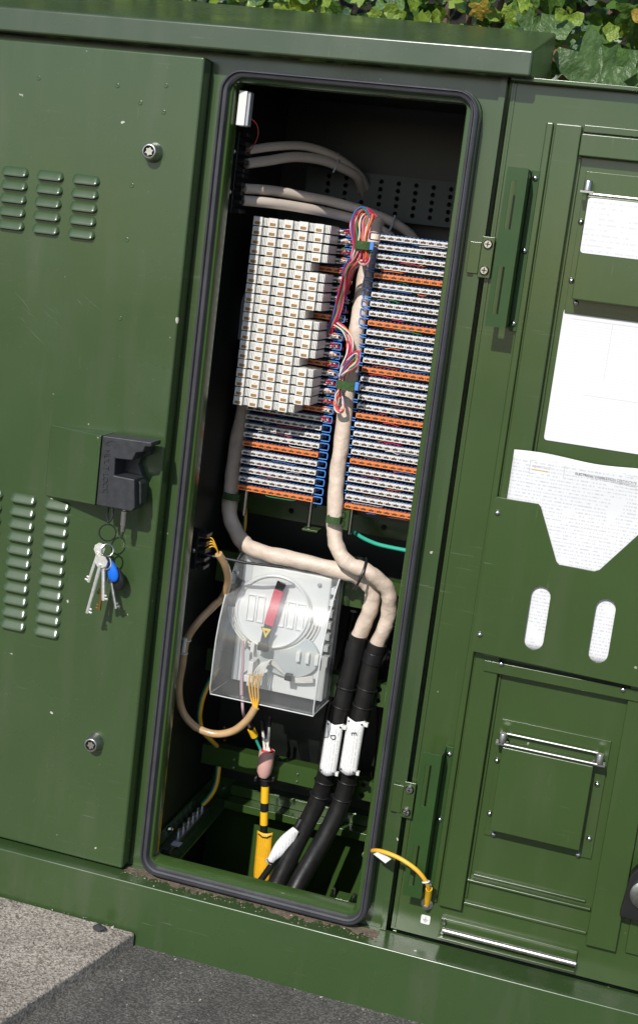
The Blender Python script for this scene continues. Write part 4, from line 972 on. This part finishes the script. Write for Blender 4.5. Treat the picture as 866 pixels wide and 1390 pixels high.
ring('cable_tie', P(361, 1060, YY), 0.0095, 0.0012, (0.1, -0.35, -1), M_black, yc, sq=0.9)
for sx in (-13, 11): MB().box(P(361 + sx, 1057, YY).x - 0.002, P(361 + sx, 1057, YY).x + 0.002, YY - 0.006, YY + 0.002, P(361 + sx, 1057, YY).z - 0.003, P(361 + sx, 1057, YY).z + 0.004).build('tie_head', M_black, yc, bevel=0.0008)
def flat_tag(name, pix, Y, m, t, curl=0.006):
    n = len(pix); cx = sum(p[0] for p in pix) / n; hw = max(abs(p[0] - cx) for p in pix)
    f = [P(p[0], p[1], Y + curl * ((p[0] - cx) / hw) ** 2) for p in pix]
    b = [q + Vector((0, 0.0010, 0)) for q in f]
    fs = [tuple(reversed(range(n))), tuple(range(n, 2 * n))] + [(i, (i + 1) % n, n + (i + 1) % n, n + i) for i in range(n)]
    k = MB().add(f + b, fs); k.f = [tuple(reversed(q)) for q in k.f]
    return k.build(name, m, t, smooth=0)
yt = thing('cable_tag', 'yellow printed tag hanging on the banded cable', 'tag', P(357, 1195, 0.09))
def tag_sheet(fn, m, t): return sheet('tag_sheet', fn, 8, 14, m, t)
def ytf(u, v):
    w_ = 2 * u - 1; L = (349.5 + (344.5 - 349.5) * min(1, v * 1.2)); Rr = 370.5 + (366 - 370.5) * v
    q = P(L + (Rr - L) * u, 1127 + 67 * v + 5 * u * 0.6 + 3.0 * (1 - w_ * w_) * (1 if v < 0.5 else 0.3), 0.190 + 0.005 * w_ * w_)
    return q
tag_sheet(ytf, M_tagy, yt)
MB().tube([ytf(0.10, 0.045) + Vector((0, -0.001, 0)), ytf(0.35, 0.075) + Vector((0, -0.0015, 0)), ytf(0.65, 0.075) + Vector((0, -0.0015, 0)), ytf(0.9, 0.045) + Vector((0, -0.001, 0))], 0.0011, 6).build('tie', M_black, yt)
wt = thing('cable_tag', 'white printed tag on the thin black cable beside the fat sleeves', 'tag', P(365, 1175, 0.08))
def wtf(u, v):
    a = Vector((402, 1126)); b = Vector((364, 1172)); d = b - a; nrm = Vector((-d.y, d.x)).normalized()
    hw = 5.5 + 4.5 * math.sin(math.pi * min(1, v * 1.15)) ; q = a + d * v + nrm * ((u - 0.5) * 2 * hw * -1)
    return P(q.x, q.y, 0.160 + 0.004 * (2 * u - 1) ** 2 + 0.003 * math.sin(v * 5))
tag_sheet(wtf, M_tagw, wt)
MB().tube([wtf(0.1, 0.93) + Vector((0, -0.001, 0)), wtf(0.5, 0.96) + Vector((0, -0.002, 0)), wtf(0.9, 0.93) + Vector((0, -0.001, 0))], 0.0011, 6).build('tie', M_black, wt)
cable('thin_cable', 'thin black cable running down behind the white tag into the pit', [(409, 1112, 0.178), (400, 1128, 0.172), (380, 1158, 0.169), (362, 1184, 0.164), (347, 1205, 0.158), (335, 1225, 0.15)], 0.0053, M_sleeve)
# spare dark cables at the back
cable('black_cable', 'thin black cable behind the two fat sleeves at the back', [(480, 830, 0.26), (470, 880, 0.265), (452, 940, 0.27), (440, 1000, 0.27), (432, 1060, 0.27)], 0.0055, M_sleeve)
cable('black_cable', 'thin black cable hanging by the right wall behind the rails', [(532, 850, 0.25), (524, 880, 0.25), (517, 925, 0.25), (515, 990, 0.25), (510, 1060, 0.25)], 0.0050, M_sleeve)

# ------------------------------------------------------------------ little white door sensor
sn = thing('door_sensor', 'small white sensor bar with red wire in the top left corner', 'sensor', P(331, 150, 0.0))
MB().box(-0.1700, -0.1585, -0.0080, 0.0080, 1.1450, 1.1895).box(-0.1583, -0.1545, -0.0050, 0.0080, 1.1455, 1.1890, 1).build('body', [M_white, M_grey], sn, bevel=0.0008)
MB().tube(PP((326, 122, 0.0), (319, 128, 0.004), (319, 139, 0.004), (324, 144, 0.0), n=5), 0.0007, 6).build('wire', WIRE[0], sn)
MB().tube(PP((340, 160, 0.004), (349, 170, 0.02), (350, 185, 0.04), (343, 200, 0.055), (338, 206, 0.06), n=5), 0.0007, 6).build('wire', WIRE[0], sn)

# ------------------------------------------------------------------ clear fibre splice box
sb = thing('splice_box', 'clear plastic fibre splice box with white tray and red strap', 'splice box', (-0.065, 0.15, 0.32))
X0, X1 = -0.1490, 0.0130
prof = [(0.178, 0.5300), (0.160, 0.5285), (0.142, 0.5180), (0.122, 0.4950), (0.106, 0.4680), (0.094, 0.4380), (0.0880, 0.4100), (0.0860, 0.3800), (0.0860, 0.3360), (0.0900, 0.3260), (0.178, 0.3200)]
cv = MB(); n = len(prof)
cv.add([(X0, y, z) for y, z in prof] + [(X1, y, z) for y, z in prof], [(i, n + i, n + i + 1, i + 1) for i in range(n - 1)] + [tuple(range(n)), tuple(reversed(range(n, 2 * n)))])
co = cv.build('clear_cover', M_clear, sb, smooth=25)
sd = co.modifiers.new('thickness', 'SOLIDIFY'); sd.thickness = 0.0018; sd.offset = 0
# bright edge beads of the cover
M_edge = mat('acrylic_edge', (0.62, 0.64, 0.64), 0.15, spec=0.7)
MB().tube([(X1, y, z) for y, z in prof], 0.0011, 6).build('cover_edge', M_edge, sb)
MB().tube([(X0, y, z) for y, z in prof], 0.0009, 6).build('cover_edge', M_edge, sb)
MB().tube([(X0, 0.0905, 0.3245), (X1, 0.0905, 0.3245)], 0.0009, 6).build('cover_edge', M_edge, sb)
MB().box(X0 + 0.004, X1 - 0.004, 0.172, 0.177, 0.324, 0.527).build('base_plate', mat('pale_grey_plastic', (0.68, 0.70, 0.72), 0.45), sb, bevel=0.001)
def disc(c, rx, rz, y0, y1, m, nm, parent, n=40):
    k = MB().prism([(c[0] + rx * math.cos(2 * math.pi * i / n), c[1] + rz * math.sin(2 * math.pi * i / n)) for i in range(n)], y0, y1, 'y'); return k.build(nm, m, parent, smooth=30, bevel=0.0015)
M_tray = mat('white_splice_tray', (0.78, 0.78, 0.76), 0.4)
MB().box(X0 + 0.024, X1 - 0.012, 0.150, 0.171, 0.400, 0.520).build('tray_holder', M_tray, sb, bevel=0.003)
MB().box(X0 + 0.036, X1 - 0.004, 0.150, 0.1715, 0.326, 0.398).build('lower_tray', M_tray, sb, bevel=0.002)
tc_ = P(366, 838, 0.125)
tr = disc((tc_.x, tc_.z + 0.006), 0.0600, 0.0560, 0.138, 0.1485, M_tray, 'splice_tray', sb)
for i, q in enumerate((-0.034, -0.019, 0.014, 0.029, 0.044)):
    w2 = 0.0055
    k = MB()
    for sx in (-w2, w2): k.box(tc_.x + q + sx - 0.0006, tc_.x + q + sx + 0.0006, 0.1355, 0.1379, tc_.z - 0.014, tc_.z + 0.026)
    for sz in (-0.014, 0.026): k.box(tc_.x + q - w2 + 0.0007, tc_.x + q + w2 - 0.0007, 0.1356, 0.1379, tc_.z + sz - 0.0006, tc_.z + sz + 0.0006)
    k.build('splice_slot', M_tray, tr)
ring('tray_rim', (tc_.x, 0.1365, tc_.z + 0.006), 0.058, 0.0018, (0, 1, 0), M_tray, sb, n=48, sq=0.93)
for i in range(4):
    pts = []
    for a_ in range(185, 356, 7):
        rr_ = 0.060 + 0.0045 * i; pts.append((tc_.x + rr_ * math.cos(R_(a_)), 0.140 + 0.003 * i, tc_.z + 0.006 + rr_ * 0.93 * math.sin(R_(a_)) - 0.001 * i))
    MB().tube(pts, 0.0017, 7).build('coiled_fibre', M_clearsl, sb)
disc((tc_.x + 0.030, 0.392), 0.050, 0.036, 0.1420, 0.1495, mat('grey_tray', (0.50, 0.53, 0.53), 0.4), 'lower_disc', sb)
for i in range(10):
    x = X0 + 0.026 + 0.0145 * i
    if 0.068 < x - X0 < 0.10: continue
    MB().box(x, x + 0.006, 0.135, 0.149, 0.386, 0.402).build('clip', M_tray, sb, bevel=0.0008)
# red strap with black ends and warning triangle
def strapq(a, b, hw, m, nm, y0=0.122, y1=0.126):
    a = P(*a, y0); b = P(*b, y0); d = (b - a); d.y = 0; s_ = Vector((-d.z, 0, d.x)).normalized() * hw
    c = [a + s_, a - s_, b - s_, b + s_]; k = MB().prism([(q.x, q.z) for q in c], y0, y1, 'y'); return k.build(nm, m, sb, bevel=0.0008)
strapq((382, 791), (378, 802), 0.0068, M_black, 'strap_end')
strapq((378.5, 801), (364, 849), 0.0073, M_redstrap, 'red_strap')
strapq((364, 848), (357, 878), 0.0062, M_black, 'strap_end')
strapq((357.5, 874), (356, 884), 0.0086, M_black, 'strap_end', 0.119, 0.127)
tw = P(361, 859, 0.117)
MB().prism([(tw.x - 0.0092, tw.z + 0.0078), (tw.x, tw.z - 0.0105), (tw.x + 0.0092, tw.z + 0.0078)], 0.1182, 0.1190, 'y').build('triangle_border', M_black, sb)
MB().prism([(tw.x - 0.0074, tw.z + 0.0068), (tw.x, tw.z - 0.0082), (tw.x + 0.0074, tw.z + 0.0068)], 0.1174, 0.1180, 'y').build('warning_triangle', mat('warning_yellow', (0.85, 0.62, 0.01), 0.4), sb)
k = MB().lathe((tw.x, 0.1172, tw.z + 0.0015), [(0, 0.0015), (0.0003, 0.0013)], sides=10)
for a_ in range(8): k.tube([(tw.x, 0.1171, tw.z + 0.0015), (tw.x + 0.0031 * math.cos(a_ * 0.785), 0.1171, tw.z + 0.0015 + 0.0031 * math.sin(a_ * 0.785))], 0.00022, 4)
k.build('laser_symbol', M_ink, sb, smooth=0)
MB().tube(PP((330, 870, 0.120), (330, 900, 0.118), (328, 925, 0.115), (328, 944, 0.108), n=4), 0.0025, 8).build('lilac_tube', M_lilac, sb)
q = P(345, 922, 0.12); MB().box(q.x - 0.020, q.x + 0.010, 0.118, 0.150, q.z - 0.006, q.z + 0.004).box(q.x - 0.012, q.x - 0.004, 0.120, 0.150, q.z + 0.005, q.z + 0.026).build('cable_bracket', M_tray, sb, bevel=0.001)
for i in range(5):
    MB().tube(PP((342 + i * 3, 930, 0.115), (346 + i * 3, 912, 0.118), (356 + i * 2, 900, 0.125), (368 + i, 901 - i, 0.135), (395, 920 + i, 0.140), (425, 918 + i * 2, 0.140), n=4), 0.0012, 6).build('fibre', M_clearsl, sb)
q = P(391, 920, 0.125); MB().box(q.x - 0.0055, q.x + 0.0055, 0.124, 0.134, q.z - 0.005, q.z + 0.005).build('splice_clip', M_black, sb, bevel=0.001)
k = MB()
for i in range(6): k.box(X1 - 0.0115, X1 - 0.005, 0.150, 0.171, 0.405 + i * 0.018, 0.415 + i * 0.018)
k.build('side_comb', M_tray, sb, bevel=0.0008)
for (px, py) in ((434, 794), (322, 777)): bolt('screw', P(px, py, 0.149), 0.0032, 0.0025, M_grey, sb)
# paper tab and grey sheet behind the left column
tag(MB().add([P(333, 395, 0.19), P(345, 380, 0.20), P(340, 470, 0.20), P(312, 454, 0.185), P(333, 395, 0.1905), P(345, 380, 0.2005), P(340, 470, 0.2005), P(312, 454, 0.1855)], [(0, 1, 2, 3), (7, 6, 5, 4), (0, 4, 5, 1), (1, 5, 6, 2), (2, 6, 7, 3), (3, 7, 4, 0)]).build('paper_slip', M_grey, smooth=0), 'grey paper slip sticking out behind the left column of plugs', 'paper')

# ------------------------------------------------------------------ hedge behind
def leaf_mesh(kind, seed, mats):
    rnd = random.Random(seed)
    if kind == 'maple':
        R0 = [(0, 1.0), (14, 0.80), (20, 0.86), (32, 0.52), (46, 0.84), (58, 0.92), (68, 0.70), (80, 0.48), (100, 0.70), (115, 0.72), (128, 0.50), (150, 0.30), (172, 0.16)]
    elif kind == 'ivy':
        R0 = [(0, 1.0), (12, 0.78), (28, 0.62), (45, 0.66), (60, 0.80), (72, 0.66), (95, 0.56), (120, 0.62), (145, 0.50), (168, 0.30)]
    else:
        R0 = [(0, 1.0), (8, 0.86), (20, 0.70), (38, 0.56), (62, 0.48), (90, 0.46), (120, 0.44), (150, 0.32)]
    pts = [(a, r * rnd.uniform(0.94, 1.06)) for a, r in R0]
    out = [(r * math.sin(R_(a)), r * math.cos(R_(a))) for a, r in pts]
    mir = [(-x, y) for x, y in reversed(out[1:])]
    L = out + mir
    curl = rnd.uniform(0.15, 0.5); fold = rnd.uniform(0.15, 0.45)
    def h(x, y): return fold * abs(x) - curl * y * abs(y) - 0.28 * x * x * curl * 3 + 0.04 * math.sin(11 * x + 8 * y)
    n = len(L); mid = [(x * 0.5, y * 0.5 + 0.12) for x, y in L]
    v = [(x, y, h(x, y)) for x, y in L] + [(x, y, h(x, y) + 0.02) for x, y in mid] + [(0, 0.2, -0.03)]
    f = [(i, n + i, n + (i + 1) % n, (i + 1) % n) for i in range(n)] + [(n + i, 2 * n, n + (i + 1) % n) for i in range(n)]
    f = [tuple(reversed(q)) for q in f]
    o = MB().add(v, [tuple(reversed(q)) for q in f]).build('leaf', mats, None, local=True, smooth=60)
    d = o.data; COL.objects.unlink(o); bpy.data.objects.remove(o); return d
def leafmat(name, c, c2):
    m = mat(name, c, 0.42, var=0.2, vscale=3, col2=c2, bump=0.25, bscale=5, bdist=0.05)
    t = m.node_tree; b = t.nodes['Principled BSDF']; o = [n for n in t.nodes if n.type == 'OUTPUT_MATERIAL'][0]
    tl = t.nodes.new('ShaderNodeBsdfTranslucent'); tl.inputs[0].default_value = (c2[0] * 1.3, c2[1] * 1.3, c2[2] * 0.7, 1); mx = t.nodes.new('ShaderNodeMixShader'); mx.inputs[0].default_value = 0.28
    t.links.new(b.outputs[0], mx.inputs[1]); t.links.new(tl.outputs[0], mx.inputs[2]); t.links.new(mx.outputs[0], o.inputs[0]); return m
LM = [leafmat('leaf_mid', (0.055, 0.125, 0.022), (0.105, 0.20, 0.035)), leafmat('leaf_bright', (0.15, 0.25, 0.03), (0.26, 0.36, 0.05)), leafmat('leaf_dark', (0.018, 0.05, 0.014), (0.035, 0.085, 0.025)),
      leafmat('leaf_bluish', (0.04, 0.095, 0.045), (0.07, 0.14, 0.065)), leafmat('leaf_yellow', (0.34, 0.24, 0.03), (0.42, 0.30, 0.05)), leafmat('leaf_dry', (0.20, 0.10, 0.045), (0.30, 0.17, 0.08))]
leaves = {(k, i): leaf_mesh(k, 10 + i + len(k), LM[i]) for k in ('maple', 'ivy', 'oval') for i in range(6)}
hd = thing('hedge', 'tangled ivy and bramble hedge growing behind the cabinet roof', 'hedge', (0.2, 0.7, 0.0))
rl = random.Random(21)
def leaf(k, i, p, size, yaw, pitch, roll):
    # yaw about the viewing axis (tip direction), pitch leans the blade back
    o = inst(leaves[(k, i)], 'leaf', hd, p); M_ = Matrix.Rotation(yaw, 3, 'Y') @ Matrix.Rotation(pitch, 3, 'X') @ Matrix.Rotation(roll, 3, 'Z')
    o.rotation_euler = M_.to_euler(); o.scale = (size, size, size); return o
for i in range(285):
    px = rl.uniform(60, 900); py = rl.uniform(-55, 62) if px < 760 else rl.uniform(-55, 130); Y = rl.uniform(0.42, 0.62)
    k = rl.choice(('maple', 'ivy', 'oval', 'oval', 'ivy')); big = px > 640
    ci = rl.choices((0, 1, 2, 3, 4, 5), (0.40, 0.42 if px < 740 else 0.18, 0.06, 0.11, 0.007, 0.003))[0]
    leaf(k, ci, P(px, py, Y), rl.uniform(0.014, 0.029) * (1.4 if big else 1), rl.uniform(0, 6.28), rl.uniform(0.5, 1.5), rl.uniform(-0.6, 0.6))
LM.append(leafmat('leaf_pale', (0.06, 0.125, 0.035), (0.10, 0.17, 0.05)))
for k_ in ('maple', 'ivy'): leaves[(k_, 6)] = leaf_mesh(k_, 30, LM[6])
leaf('maple', 6, P(800, 112, 0.37), 0.095, 1.05, 1.25, 0.2)
leaf('maple', 0, P(840, 118, 0.40), 0.075, 1.45, 1.1, -0.3)
leaf('ivy', 6, P(752, 40, 0.40), 0.042, 0.35, 1.2, 0.1)
leaf('ivy', 2, P(786, 78, 0.42), 0.034, 2.4, 1.2, 0.2)
leaf('ivy', 3, P(806, 92, 0.41), 0.030, 0.1, 1.3, 0.1)
leaf('oval', 1, P(757, 20, 0.39), 0.022, 1.6, 1.1, 0.2)
leaf('maple', 6, P(715, 38, 0.39), 0.036, 1.2, 1.1, 0.2)
leaf('oval', 5, P(762, 82, 0.40), 0.040, 0.5, 0.9, 0.4)
leaf('oval', 5, P(768, 105, 0.42), 0.030, 2.9, 0.9, 0.4)
leaf('maple', 4, P(650, 8, 0.41), 0.024, 3.0, 1.2, 0.1)
leaf('oval', 4, P(862, 22, 0.44), 0.024, 1.2, 1.1, 0.1)
# stems
for i in range(9):
    px = rl.uniform(100, 880); Y = rl.uniform(0.5, 0.72); a = P(px, 90, Y); a.z = -0.05
    b = P(px + rl.uniform(-20, 20), 110, Y); c = P(px + rl.uniform(-50, 50), rl.uniform(-120, -30), Y + rl.uniform(-0.06, 0.06))
    MB().tube(smooth_path([a, b, b.lerp(c, 0.5) + Vector((rl.uniform(-0.02, 0.02), 0, 0)), c], 5), 0, 7, rad=lambda t: 0.007 - 0.0045 * t).build('stem', mat('bark', (0.10, 0.065, 0.045), 0.9, var=0.4, vscale=60) if i == 0 else bpy.data.materials['bark'], hd)
# the mass of small leaves deeper in
fm = MB()
tmpl = {}
for k in ('ivy', 'oval'):
    me = leaves[(k, 0)]; tmpl[k] = ([v.co.copy() for v in me.vertices], [tuple(p.vertices) for p in me.polygons])
for i in range(14500):
    k = rl.choice(('ivy', 'oval', 'oval')); x = rl.uniform(-1.3, 1.5) if i < 9500 else rl.choice((rl.uniform(-2.6, -1.2), rl.uniform(1.4, 2.6))); Y = 0.50 + 0.80 * rl.random() ** 1.3; z = rl.uniform(0.15, 2.2) if rl.random() < 0.3 else rl.uniform(1.15, 2.1)
    if Y < 0.56 and z < 1.25: continue
    M_ = Matrix.Rotation(rl.uniform(0, 6.28), 3, 'Y') @ Matrix.Rotation(rl.uniform(0.3, 1.6), 3, 'X') @ Matrix.Rotation(rl.uniform(-0.7, 0.7), 3, 'Z'); s_ = rl.uniform(0.018, 0.040)
    vs, fs = tmpl[k]; c = Vector((x, Y, z)); fm.add([c + M_ @ (v * s_) for v in vs], fs, rl.choices((0, 1, 2, 3), (0.42, 0.30, 0.18, 0.10))[0])
fo = fm.build('foliage', LM[:4], hd, smooth=60); fo['kind'] = 'stuff'
